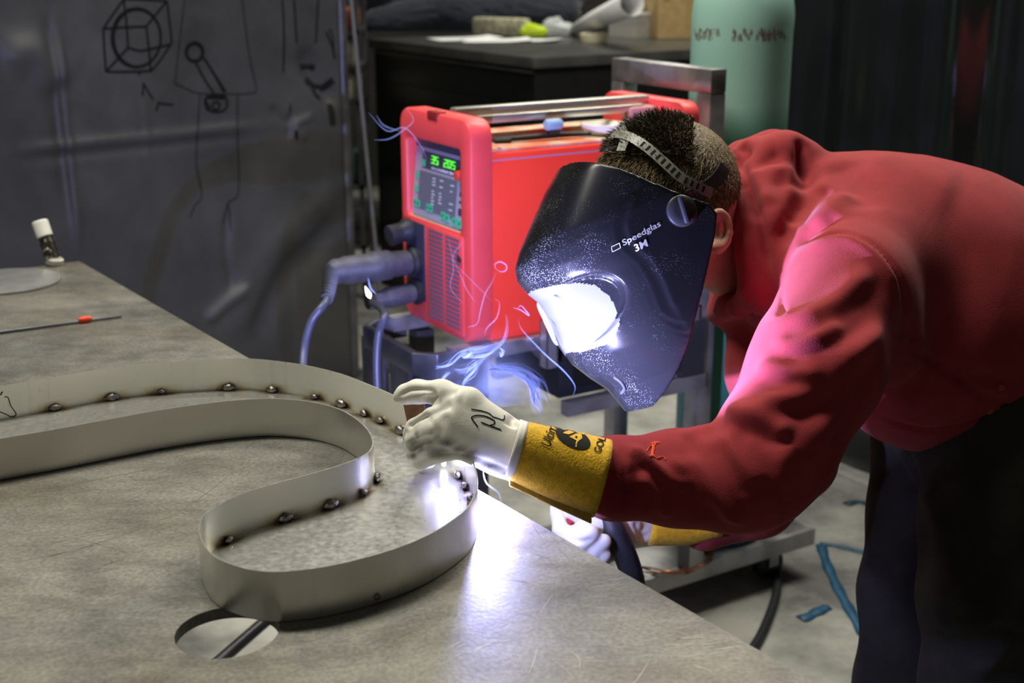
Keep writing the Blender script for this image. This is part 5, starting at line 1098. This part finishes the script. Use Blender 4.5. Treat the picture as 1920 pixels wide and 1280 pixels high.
# ================================================================== torch lead and copper block held in the gloves
tq = MB().tube(spline([s_(1128, 940, 1.69), s_(1146, 985, 1.675), s_(1168, 1030, 1.68), s_(1186, 1085, 1.70), s_(1200, 1180, 1.74), s_(1225, 1330, 1.8)], 40), [0.013]*4+[0.0165]*20+[0.014]*16, 16)
tl_ = tq.build('torch_lead', M['rubber'], smooth=True); tag(tl_, 'black torch handle and lead gripped in the farther glove', 'torch')
MB().lathe([(0.007, -0.02), (0.008, 0), (0.007, 0.02)], s_(1068, 975, 1.70), cv((0.6, -0.2, 0.3)), 12).build('red_trigger', mat('red_trigger', (0.45, 0.03, 0.05), 0.5), tl_, smooth=True)
ctop, cbot = s_(775, 752, 1.452), s_(800, 872, 1.452); cu_ax = (ctop-cbot); cl_ = np.linalg.norm(cu_ax); cu_ax /= cl_
cx_ = RIGHT-cu_ax*(RIGHT@cu_ax); cx_ /= np.linalg.norm(cx_); cz_ = np.cross(cu_ax, cx_)
cpm = mat('worn_copper', (0.26, 0.13, 0.07), 0.45, 0.6, vscale=60, col2=(0.14, 0.08, 0.05))
cb_ = MB().box((ctop+cbot)/2, cx_, cz_, cu_ax, 0.024, 0.014, cl_).build('copper_bar', cpm, bevel=0.0015); tag(cb_, 'brown copper backing bar held upright in the nearer glove', 'bar')
# ================================================================== welding helmet
HEAD[0] = True; hO = s_(1185, 520, 1.75); yaw = math.radians(15); cY, sY = math.cos(yaw), math.sin(yaw)
hF, hL, hU = cv((-0.94*cY, 0.342*cY, -sY)), cv((0.94*sY, -0.342*sY, -cY)), cv((-0.342, -0.94, 0))
for _v in (hF, hL, hU): _v /= np.linalg.norm(_v)
def hloc(p): d = np.asarray(p)-hO; return d@hF, d@hU, d@hL
def hpx(px, py, c):
    """point of the sight line that lies at lateral offset c of the helmet, in helmet coordinates (forward, up)"""
    p = plane_hit(px, py, hO+hL*c, hL); a, b, _ = hloc(p); return (a, b)
W_h, A_h = 0.118, 0.125
front = [hpx(x, y, 0.012) for x, y in ((1060, 303), (1034, 350), (1006, 415), (985, 465), (977, 497), (982, 522), (1000, 543), (1022, 560), (1045, 600), (1062, 645), (1086, 680), (1120, 707), (1152, 728), (1172, 752), (1186, 771))]
rim = [hpx(1060, 303, 0.0)]+[hpx(x, y, c) for x, y, c in ((1200, 343, 0.09), (1290, 368, 0.117), (1330, 381, 0.118), (1346, 400, 0.118), (1342, 440, 0.118), (1328, 505, 0.118), (1308, 590, 0.118), (1296, 640, 0.114), (1280, 690, 0.104), (1256, 730, 0.085), (1222, 762, 0.045), (1186, 773, 0.0))]
def poly_sdf(px, py, poly):
    d = np.full(px.shape, 1e9, np.float32); s = np.ones(px.shape, np.float32); n = len(poly)
    for i in range(n):
        (x0, y0), (x1, y1) = poly[i], poly[i-1]; ex, ey = x1-x0, y1-y0; wx, wy = px-x0, py-y0
        t = np.clip((wx*ex+wy*ey)/(ex*ex+ey*ey+1e-12), 0, 1); d = np.minimum(d, (wx-ex*t)**2+(wy-ey*t)**2)
        c1 = py >= y0; c2_ = py < y1; c3 = ex*wy > ey*wx; fl = (c1 & c2_ & c3) | (~c1 & ~c2_ & ~c3); s = np.where(fl, -s, s)
    return s*np.sqrt(d)
frontP = [(-0.6, front[0][1]+0.12), (front[0][0]-0.06, front[0][1]+0.12)]+front+[(-0.6, front[-1][1]-0.02)]
frontP[1] = (front[0][0]-0.05, front[0][1]+0.12)
rimP = [(0.5, rim[0][1]+0.1), (rim[0][0]+0.02, rim[0][1]+0.006)]+rim[1:]+[(rim[-1][0]+0.02, rim[-1][1]-0.001), (0.5, rim[-1][1]-0.02)]
hh = 0.0022; corners = []
xs = [p[0] for p in front+rim]; ys = [p[1] for p in front+rim]; na = int((max(xs)-min(xs)+0.03)/hh); nb = int((max(ys)-min(ys)+0.03)/hh); nc = int((2*W_h+0.03)/hh)
ga = (min(xs)-0.015+hh*np.arange(na)).astype(np.float32)[:, None, None]; gb_ = (min(ys)-0.015+hh*np.arange(nb)).astype(np.float32)[None, :, None]; gc_ = (-W_h-0.015+hh*np.arange(nc)).astype(np.float32)[None, None, :]
def solid(inset):
    Wb = (W_h-inset)*np.clip(1.0-0.20*np.clip((gb_*-1-0.05)/0.13, 0, 1)**1.5-0.10*np.clip((gb_-0.08)/0.1, 0, 1), 0.3, 1)     # narrower towards the chin
    r = np.clip(np.abs(gc_)/Wb, 0, 1.15); sh = A_h*(1-np.sqrt(np.clip(1-np.minimum(r, 0.999)**2.3, 0, 1)))
    # 2-d distance table sampled along the sheared axis
    TA = np.arange(min(xs)-0.2, max(xs)+0.4, 0.0015, dtype=np.float32); TB = gb_.ravel(); PX, PY = np.meshgrid(TA, TB, indexing='ij'); tab = poly_sdf(PX, PY, frontP)
    ai = np.clip(((ga+sh)-TA[0])/0.0015, 0, len(TA)-2); i0 = ai.astype(np.int32); w = (ai-i0).astype(np.float32); jb = np.broadcast_to(np.arange(nb)[None, :, None], i0.shape)
    d1 = tab[i0, jb]*(1-w)+tab[i0+1, jb]*w+inset
    return np.maximum(d1, (r-1)*Wb)
So = solid(0.0); Sraw = So
bc_ = hpx(1088, 590, 0.085); aL = hpx(1045, 600, 0.0)[0]; br_ = (0.063, 0.0415)
def carve(F_, grow, k_=0.005):
    th_ = 0.30; ua = (ga-bc_[0])*math.cos(th_)-(gb_-bc_[1])*math.sin(th_); ub = (ga-bc_[0])*math.sin(th_)+(gb_-bc_[1])*math.cos(th_)
    e2 = (np.sqrt((np.maximum(ua, -1)/np.where(ua > 0, 0.2, br_[0]+grow))**2+(ub/(br_[1]+grow))**2)-1)*0.05
    d = np.maximum(e2, (0.050+0.50*(aL-ga)-grow)-np.abs(gc_)); h_ = np.clip(0.5-0.5*(F_+d)/k_, 0, 1); return F_*(1-h_)-d*h_+k_*h_*(1-h_)
So = carve(So, 0.0); Si = carve(solid(0.006), 0.006)
shell = np.maximum(So, -Si); PX, PY = np.meshgrid(ga.ravel(), gb_.ravel(), indexing='ij'); rc_ = poly_sdf(PX, PY, rimP)[:, :, None]; shell = np.maximum(shell, rc_).astype(np.float32)
v8, f8 = surface_nets(shell, np.array((ga[0, 0, 0], gb_[0, 0, 0], gc_[0, 0, 0])), hh)
v8 = hO+v8[:, :1]*hF+v8[:, 1:2]*hU+v8[:, 2:3]*hL
if np.dot(np.cross(hF, hU), hL) < 0: f8 = f8[:, ::-1]
v8 = smooth_mesh(v8, f8, 2)
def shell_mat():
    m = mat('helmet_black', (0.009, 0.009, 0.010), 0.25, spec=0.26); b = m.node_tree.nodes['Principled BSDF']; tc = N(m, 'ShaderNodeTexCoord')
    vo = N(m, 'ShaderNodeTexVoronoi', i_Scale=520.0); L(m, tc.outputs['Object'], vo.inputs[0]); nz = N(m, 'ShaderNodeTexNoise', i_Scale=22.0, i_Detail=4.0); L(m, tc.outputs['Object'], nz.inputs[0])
    # grinding dust: small pale specks, denser in patches; the front bias paints in brow glow
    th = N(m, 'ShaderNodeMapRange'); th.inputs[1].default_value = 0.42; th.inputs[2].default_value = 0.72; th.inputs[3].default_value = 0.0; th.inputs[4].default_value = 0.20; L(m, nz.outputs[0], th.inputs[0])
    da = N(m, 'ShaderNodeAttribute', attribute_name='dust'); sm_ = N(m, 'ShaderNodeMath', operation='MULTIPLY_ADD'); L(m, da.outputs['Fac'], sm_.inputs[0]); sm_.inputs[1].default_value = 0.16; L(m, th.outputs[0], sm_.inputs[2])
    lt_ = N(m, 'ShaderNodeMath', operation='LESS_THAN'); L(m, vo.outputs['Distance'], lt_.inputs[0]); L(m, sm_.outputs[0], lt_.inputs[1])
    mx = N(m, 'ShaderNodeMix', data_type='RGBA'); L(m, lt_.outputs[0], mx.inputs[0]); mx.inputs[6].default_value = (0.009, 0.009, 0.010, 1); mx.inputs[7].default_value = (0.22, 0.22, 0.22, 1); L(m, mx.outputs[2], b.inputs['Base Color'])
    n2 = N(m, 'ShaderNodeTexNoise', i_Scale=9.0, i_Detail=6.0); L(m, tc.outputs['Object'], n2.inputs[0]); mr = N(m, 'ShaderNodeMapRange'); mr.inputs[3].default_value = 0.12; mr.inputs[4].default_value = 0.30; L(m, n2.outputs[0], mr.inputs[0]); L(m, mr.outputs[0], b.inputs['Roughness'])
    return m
hm = thing('welding_helmet', hO, 'glossy black welding helmet with flip-up lens worn by the bending welder', 'helmet')
sho = obj_arr('shell', v8, f8, shell_mat(), hm); front_glow = np.clip(((v8-hO)@hF-0.035)/0.09, 0, 1); da_ = sho.data.attributes.new('dust', 'FLOAT', 'POINT'); da_.data.foreach_set('value', front_glow.astype(np.float32)); b8 = bvh_of(v8, f8)  # dust specks thicken forward, painting the arc glow onto the brow
fcn = v8[f8].mean(1); lo8 = np.stack([(fcn-hO)@hF, (fcn-hO)@hU, (fcn-hO)@hL], 1)
ix = np.clip(((lo8-np.array((ga[0, 0, 0], gb_[0, 0, 0], gc_[0, 0, 0])))/hh).round().astype(int), 0, np.array(So.shape)-1)
fp = [hpx(x, y, c) for x, y, c in ((975, 545, 0.0), (1003, 546, 0.0), (1045, 536, 0.045), (1090, 527, 0.075), (1125, 531, 0.09), (1155, 552, 0.1), (1168, 580, 0.1), (1162, 615, 0.1), (1145, 643, 0.09), (1105, 656, 0.07), (1062, 650, 0.03), (1030, 660, 0.0))]
sel = (poly_sdf(lo8[:, 0], lo8[:, 1], fp) < 0) & (np.abs(So[tuple(ix.T)]) < 0.0035)
use = np.unique(f8[sel]); rm = np.full(len(v8), -1); rm[use] = np.arange(len(use)); n8 = vnormals(v8, f8)
obj_arr('front_panel', v8[use]+n8[use]*0.0007, rm[f8[sel]], mat('silver_panel', (0.15, 0.15, 0.155), 0.35, 0.3), hm)
bl = mat('satin_black', (0.016, 0.016, 0.018), 0.38)
# lens and its frame on the front face
def hw(a, b, c): return hO+hF*a+hU*b+hL*c
l0, l1 = hpx(1024, 562, 0.0), hpx(1060, 640, 0.0); ld = np.array(l1)-np.array(l0); ll = np.linalg.norm(ld); ld /= ll; ln_ = np.array((-ld[1], ld[0])); ln_ = ln_ if ln_[0] > 0 else -ln_
LD, LN = hF*ld[0]+hU*ld[1], hF*ln_[0]+hU*ln_[1]; lcn = hw(*((np.array(l0)+np.array(l1))/2), 0)
fr = MB(); outer_ = rrect(-0.050, 0.050, -ll/2-0.002, ll/2+0.002, 0.012); inner_ = rrect(-0.042, 0.042, -ll/2+0.006, ll/2-0.006, 0.008); n = len(outer_); v = []
for d_ in (-0.010, 0.0015):
    for P in (outer_, inner_): v += [lcn+hL*c+LD*t+LN*d_ for c, t in P]
f = []
for i in range(n):
    j = (i+1) % n; f += [(i, j, n+j, n+i), (2*n+i, 3*n+i, 3*n+j, 2*n+j), (i, 2*n+i, 2*n+j, j), (n+i, n+j, 3*n+j, 3*n+i)]
fr.add(v, f).build('lens_frame', mat('silver_frame', (0.45, 0.45, 0.47), 0.35, 0.5), hm, bevel=0.0012)
MB().prism([lcn+hL*c+LD*t-LN*0.003 for c, t in inner_], -LN, 0.003).build('lens', mat('dark_lens', (0.01, 0.02, 0.015), 0.05, spec=0.8), hm)
# side knob
kp, kn_ = hit(b8, 1277, 396)
if kp is None: kp = hw(-0.06, 0.07, W_h)
kn_ = hL; kt = cv((0.28, 0.96, 0)); kt -= kn_*(kt@kn_); kt /= np.linalg.norm(kt)
MB().lathe([(0.0195, 0), (0.0205, 0.002), (0.0205, 0.005), (0.0185, 0.007), (0.010, 0.0078)], kp-kn_*0.001, kn_, 32).build('side_knob', bl, hm, smooth=True)
MB().box(kp+kn_*0.010, kt, np.cross(kn_, kt), kn_, 0.036, 0.0075, 0.008).build('knob_grip', bl, hm, bevel=0.003)
# chin fastener seam
sm = MB(); P = [hit(b8, x, y) for x, y in ((1152, 705), (1165, 715), (1172, 728), (1166, 736))]; P = [a+b*0.001 for a, b in P if a is not None]
if len(P) > 2: sm.tube(spline(P, 12), 0.0022, 8).build('chin_clip', mat('grey_clip', (0.04, 0.04, 0.042), 0.6), hm, smooth=True)
# logos
pm_ = mat('silver_print', (0.42, 0.42, 0.38), 0.5); z2 = lambda x, y: (960+x*0.2344, 180+y*0.2344)
v, f = text_on(b8, 'Speedglas', z2(888, 1200), (71, -38), (-3.6, -10.5), 0.0006, 0.0, 0.008); MB().add(v, f).build('helmet_lettering', pm_, hm)
v, f = text_on(b8, '3M', z2(985, 1247), (24, -11.5), (-4.2, -12.5), 0.0006, 0.0, 0.02); MB().add(v, f).build('helmet_lettering', pm_, hm)
mb = MB(); cr_ = [z2(*p) for p in ((795, 1205), (858, 1175), (868, 1213), (803, 1245))]
for i in range(4): stroke(mb, b8, [cr_[i], ((cr_[i][0]+cr_[(i+1) % 4][0])/2, (cr_[i][1]+cr_[(i+1) % 4][1])/2), cr_[(i+1) % 4]], 1.3, 0.0006, n=6)
mb.build('logo_frame', pm_, hm)
# headband: crown strap with slots, buckle, nape strap
bandm = mat('grey_nylon', (0.22, 0.215, 0.18), 0.42)
def band(name, pts, wid, lift, th, m, bvh=bvh_hair, slots=None, n=30):
    P = spline(pts, n); H_ = [hit(bvh, *p) for p in P]; H_ = [x for x in H_ if x[0] is not None]; v = []; f = []
    fr_ = []
    for i, (p, nn) in enumerate(H_):
        nn = nn if nn@(p-hc_) > 0 else -nn; t = H_[min(i+1, len(H_)-1)][0]-H_[max(i-1, 0)][0]; t /= np.linalg.norm(t); s = np.cross(nn, t); s /= np.linalg.norm(s); fr_.append((p+nn*lift, t, s, nn))
        c = p+nn*lift; v += [c-s*wid/2, c+s*wid/2, c+s*wid/2+nn*th, c-s*wid/2+nn*th]
    for i in range(len(fr_)-1):
        for k_ in range(4): f.append((4*i+k_, 4*i+(k_+1) % 4, 4*i+4+(k_+1) % 4, 4*i+4+k_))
    f += [(0, 1, 2, 3), tuple(len(v)-1-k_ for k_ in range(4))]; o = MB().add(v, f).build(name, m, hm)
    if slots:
        mb = MB()
        for i in np.linspace(slots[0]*(len(fr_)-1), slots[1]*(len(fr_)-1), slots[2]).astype(int): c, t, s, nn = fr_[i]; mb.box(c+nn*(th+0.0001), t, s, nn, 0.0028, wid*0.62, 0.0008)
        mb.build('strap_slots', M['print'], o)['kind'] = 'stuff'
    return fr_
band('crown_strap', [(1142, 268), (1160, 266), (1185, 268), (1215, 286), (1245, 312), (1275, 338), (1302, 352), (1325, 362)], 0.0135, 0.012, 0.002, bandm, slots=(0.28, 0.93, 12), n=40)
band('crown_strap', [(1137, 268), (1150, 264), (1172, 263)], 0.0115, 0.010, 0.002, bandm, slots=(0.1, 0.8, 4), n=14)
band('buckle', [(1172, 252), (1178, 272), (1172, 292)], 0.014, 0.011, 0.0015, bandm, n=10)
band('nape_strap', [(1288, 366), (1312, 358), (1332, 345), (1347, 328), (1354, 314)], 0.019, 0.004, 0.002, mat('black_nylon', (0.035, 0.035, 0.035), 0.45), n=18)
MB().lathe([(0.011, 0), (0.013, 0.003), (0.013, 0.010), (0.010, 0.012)], s_(1357, 336, 1.77), cv((1, -0.2, 0)), 18).build('ratchet_knob', bl, hm, smooth=True)

HEAD[0] = False
# ================================================================== the arc, sparks and smoke
ai_ = nearest(O3, tz(873, 837, LZ)); at_ = O3[ai_+1]-O3[ai_-1]; at_ /= np.linalg.norm(at_); an_ = np.array((-at_[1], at_[0])); an_ = an_ if an_[0] > 0 else -an_
arc_p = V(*(O3[ai_]+an_*0.030), TZ+0.034)
al = bpy.data.lights.new('welding_arc_light', 'SPOT'); al.energy = ARC_POWER; al.color = ARC_COL; al.shadow_soft_size = 0.006; al.spot_size = math.radians(176); al.spot_blend = 0.3   # upward cone added to keep arc light off legs and belly
alo = bpy.data.objects.new('welding_arc_light', al); COL.objects.link(alo); alo.location = arc_p; alo.rotation_euler = Vector((0.0, 0.5, 0.87)).to_track_quat('-Z', 'Y').to_euler()
al3 = bpy.data.lights.new('table_fill_light', 'POINT'); al3.energy = ARC_POWER*0.075; al3.color = ARC_COL; al3.shadow_soft_size = 0.006  # added lamp, lights the table that the arc's cone leaves out
alo3 = bpy.data.objects.new('table_fill_light', al3); COL.objects.link(alo3); alo3.location = V(*(O3[ai_+8]+an_*0.016), TZ+0.028)
al2 = bpy.data.lights.new('letter_fill_light', 'POINT'); al2.energy = ARC_POWER*0.0022; al2.color = ARC_COL; al2.shadow_soft_size = 0.004  # added lamp to brighten the inside of the letter
alo2 = bpy.data.objects.new('letter_fill_light', al2); COL.objects.link(alo2); alo2.location = tz(838, 858, PZ+0.03)
sv = MB().lathe([(0.0003, -0.004), (0.0025, -0.002), (0.003, 0.001), (0.0015, 0.004), (0.0003, 0.006)], tz(832, 869, PZ+0.008), Z, 12).build('molten_weld', emit_mat('molten', (0.85, 0.88, 1.0), 30), lt, smooth=True)
smk = bpy.data.materials.new('smoke'); smk.use_nodes = True; nt = smk.node_tree; nt.nodes.clear(); out = nt.nodes.new('ShaderNodeOutputMaterial')
tr = nt.nodes.new('ShaderNodeBsdfTransparent'); df = nt.nodes.new('ShaderNodeBsdfDiffuse'); tl2 = nt.nodes.new('ShaderNodeBsdfTranslucent'); ms = nt.nodes.new('ShaderNodeMixShader'); ad = nt.nodes.new('ShaderNodeMixShader')
df.inputs[0].default_value = (0.5, 0.62, 1.0, 1); tl2.inputs[0].default_value = (0.5, 0.62, 1.0, 1); ad.inputs[0].default_value = 0.5
nt.links.new(df.outputs[0], ad.inputs[1]); nt.links.new(tl2.outputs[0], ad.inputs[2]); nt.links.new(tr.outputs[0], ms.inputs[1]); nt.links.new(ad.outputs[0], ms.inputs[2])
at = nt.nodes.new('ShaderNodeAttribute'); at.attribute_name = 'smoke_amount'; nt.links.new(at.outputs['Fac'], ms.inputs[0]); nt.links.new(ms.outputs[0], out.inputs[0])
SVv = []; SFf = []; SD = []
def wisp(pts, D0, D1, w, dens, n=50):
    P = spline([(x, y, D0+(D1-D0)*i/(len(pts)-1)) for i, (x, y) in enumerate(pts)], n); nn = 8; o = len(SVv); C = [q(*p) for p in P]
    for i, c in enumerate(C):
        t = C[min(i+1, n-1)]-C[max(i-1, 0)]; t /= np.linalg.norm(t)+1e-9; u = np.cross(t, FWD); u /= np.linalg.norm(u)+1e-9; b = np.cross(t, u); e = math.sin(math.pi*i/(n-1))**0.5
        for k_ in range(nn):
            a = 2*math.pi*k_/nn; SVv.append(c+(u*math.cos(a)+b*math.sin(a))*w*1.25*(0.35+0.65*e)); SD.append(min(0.9, dens*0.55*e))
    for i in range(n-1):
        for k_ in range(nn): SFf.append((o+i*nn+k_, o+i*nn+(k_+1) % nn, o+(i+1)*nn+(k_+1) % nn, o+(i+1)*nn+k_))
c5 = lambda L_: [(540+x*0.336, 400+y*0.336) for x, y in L_]
Rw = random.Random(4)
def veil(pts, D0, D1, spread, dens, n=6, w=0.0008):
    """a drift of smoke: many thin strands that fan out along a path"""
    for i in range(n):
        ox, oy, od = Rw.gauss(0, spread), Rw.gauss(0, spread), Rw.gauss(0, 0.02); k_ = Rw.uniform(0.4, 1.3)
        wisp([(x+ox*(0.3+k_*a/len(pts))+Rw.gauss(0, spread*0.18), y+oy*(0.3+k_*a/len(pts))+Rw.gauss(0, spread*0.18)) for a, (x, y) in enumerate(pts)], D0+od, D1+od, w*Rw.uniform(0.6, 1.6), dens*Rw.uniform(0.5, 1.3))
wisp(c5([(1000, 635), (1055, 615), (1075, 540), (1100, 450), (1140, 380), (1165, 320)]), 1.75, 1.85, 0.0010, 0.20)
wisp(c5([(1165, 320), (1155, 285), (1185, 270), (1218, 290), (1215, 318), (1185, 325), (1165, 310)]), 1.85, 1.86, 0.0010, 0.22)
wisp(c5([(1285, 580), (1300, 640), (1370, 720), (1450, 800), (1540, 880), (1600, 960), (1590, 1020)]), 1.7, 1.6, 0.0009, 0.12)
wisp(c5([(1255, 525), (1300, 540), (1345, 570), (1330, 545), (1300, 515), (1280, 530)]), 1.75, 1.75, 0.0008, 0.2)
wisp(c5([(930, 290), (960, 340), (1000, 430), (1050, 500)]), 1.9, 1.85, 0.0009, 0.12); wisp(c5([(940, 290), (1030, 380), (1090, 440), (1135, 490)]), 1.9, 1.85, 0.0008, 0.10)
wisp(c5([(1150, 475), (1180, 500), (1165, 580), (1110, 640), (1095, 690)]), 1.8, 1.75, 0.0010, 0.14)
veil(c5([(1215, 560), (1215, 640), (1190, 720), (1100, 790), (990, 800)]), 1.70, 1.65, 5, 0.08, 5)
veil(c5([(820, 855), (900, 835), (980, 770), (1100, 745), (1180, 720)]), 1.6, 1.65, 7, 0.05, 7); veil(c5([(850, 935), (880, 900), (900, 880)]), 1.56, 1.56, 2, 0.06, 3)
veil(c5([(970, 985), (990, 930), (1040, 880), (1060, 830), (1020, 850), (990, 900)]), 1.58, 1.62, 6, 0.035, 6); veil(c5([(930, 870), (990, 880), (1060, 840), (1130, 790), (1200, 760)]), 1.6, 1.7, 8, 0.03, 6)
veil(c5([(1120, 860), (1250, 870), (1340, 910), (1400, 980), (1430, 1060)]), 1.62, 1.62, 13, 0.009, 12, 0.0016); veil(c5([(1330, 900), (1370, 960), (1380, 1040), (1420, 1100)]), 1.62, 1.62, 10, 0.009, 8, 0.0016)
veil(c5([(960, 780), (980, 800), (1020, 780), (1000, 760)]), 1.62, 1.62, 3, 0.06, 4); veil(c5([(1180, 770), (1190, 800), (1200, 770), (1180, 750)]), 1.66, 1.66, 2, 0.06, 3)
wisp([(690, 210), (725, 245), (760, 240), (790, 275), (800, 300)], 2.0, 2.05, 0.0010, 0.24); wisp([(700, 262), (720, 262), (735, 258), (755, 245), (775, 225), (760, 200)], 2.0, 2.05, 0.0012, 0.24); wisp([(705, 215), (720, 235), (750, 246)], 2.0, 2.0, 0.0012, 0.2)
wisp([(840, 440), (850, 500), (845, 540), (870, 570)], 1.95, 1.9, 0.0009, 0.12); wisp([(870, 450), (850, 480), (862, 510)], 1.95, 1.9, 0.0010, 0.14)
wisp([(690, 520), (695, 540), (706, 552)], 1.9, 1.9, 0.0014, 0.35)
wisp([(905, 880), (912, 905), (935, 925), (940, 950)], 1.47, 1.44, 0.0008, 0.03)
so = obj_arr('welding_smoke', SVv, np.array(SFf), smk); a_ = so.data.attributes.new('smoke_amount', 'FLOAT', 'POINT'); a_.data.foreach_set('value', np.array(SD, np.float32))
so.visible_shadow = True; tag(so, 'thin bluish smoke wisps curling above the nearer glove', 'smoke', kind='stuff')
bs = MB().lathe([(0.0004, -0.014), (0.003, -0.006), (0.0045, 0.001), (0.003, 0.005), (0.0005, 0.008)], q(691, 551, 2.1), cv((0.4, 0.9, 0)), 12).build('glowing_spark', emit_mat('spark', (1.0, 0.93, 0.85), 6), smooth=True); tag(bs, 'small glowing white spark flying beside the thick black plug', 'spark')

# thin fume hanging over the weld
hz = Field(q(800, 560, 1.5)-0.15, q(1060, 860, 1.7)+0.2, 0.008)
hz.ell(q(905, 715, 1.64), (RIGHT, FWD, UPV), (0.088, 0.088, 0.088), 0.01)
v, f = hz.mesh(); v = smooth_mesh(v, f, 2); vm = bpy.data.materials.new('fume'); vm.use_nodes = True; nt = vm.node_tree; nt.nodes.clear(); out = nt.nodes.new('ShaderNodeOutputMaterial'); vs_ = nt.nodes.new('ShaderNodeVolumeScatter')
vs_.inputs['Color'].default_value = (0.6, 0.72, 1.0, 1); hzc = q(905, 715, 1.64); nt.links.new(vs_.outputs[0], out.inputs['Volume'])
tc_ = N(vm, 'ShaderNodeTexCoord'); sb_ = N(vm, 'ShaderNodeVectorMath', operation='DISTANCE'); L(vm, tc_.outputs['Object'], sb_.inputs[0]); sb_.inputs[1].default_value = tuple(hzc)
fo_ = N(vm, 'ShaderNodeMapRange', interpolation_type='SMOOTHSTEP'); fo_.inputs[1].default_value = 0.085; fo_.inputs[2].default_value = 0.0; fo_.inputs[3].default_value = 0.0; fo_.inputs[4].default_value = 0.9; L(vm, sb_.outputs['Value'], fo_.inputs[0])
nz_ = N(vm, 'ShaderNodeTexNoise', i_Scale=22.0, i_Detail=2.0, i_Distortion=1.2); L(vm, tc_.outputs['Object'], nz_.inputs[0]); nr_ = N(vm, 'ShaderNodeMapRange'); nr_.inputs[1].default_value = 0.38; nr_.inputs[2].default_value = 0.65; L(vm, nz_.outputs[0], nr_.inputs[0])
mu_ = N(vm, 'ShaderNodeMath', operation='MULTIPLY'); L(vm, fo_.outputs[0], mu_.inputs[0]); L(vm, nr_.outputs[0], mu_.inputs[1]); L(vm, mu_.outputs[0], vs_.inputs['Density'])
ho_ = obj_arr('smoke_haze', v, f, vm); tag(ho_, 'faint blue haze of fume hanging just above the nearer glove', 'smoke', kind='stuff')
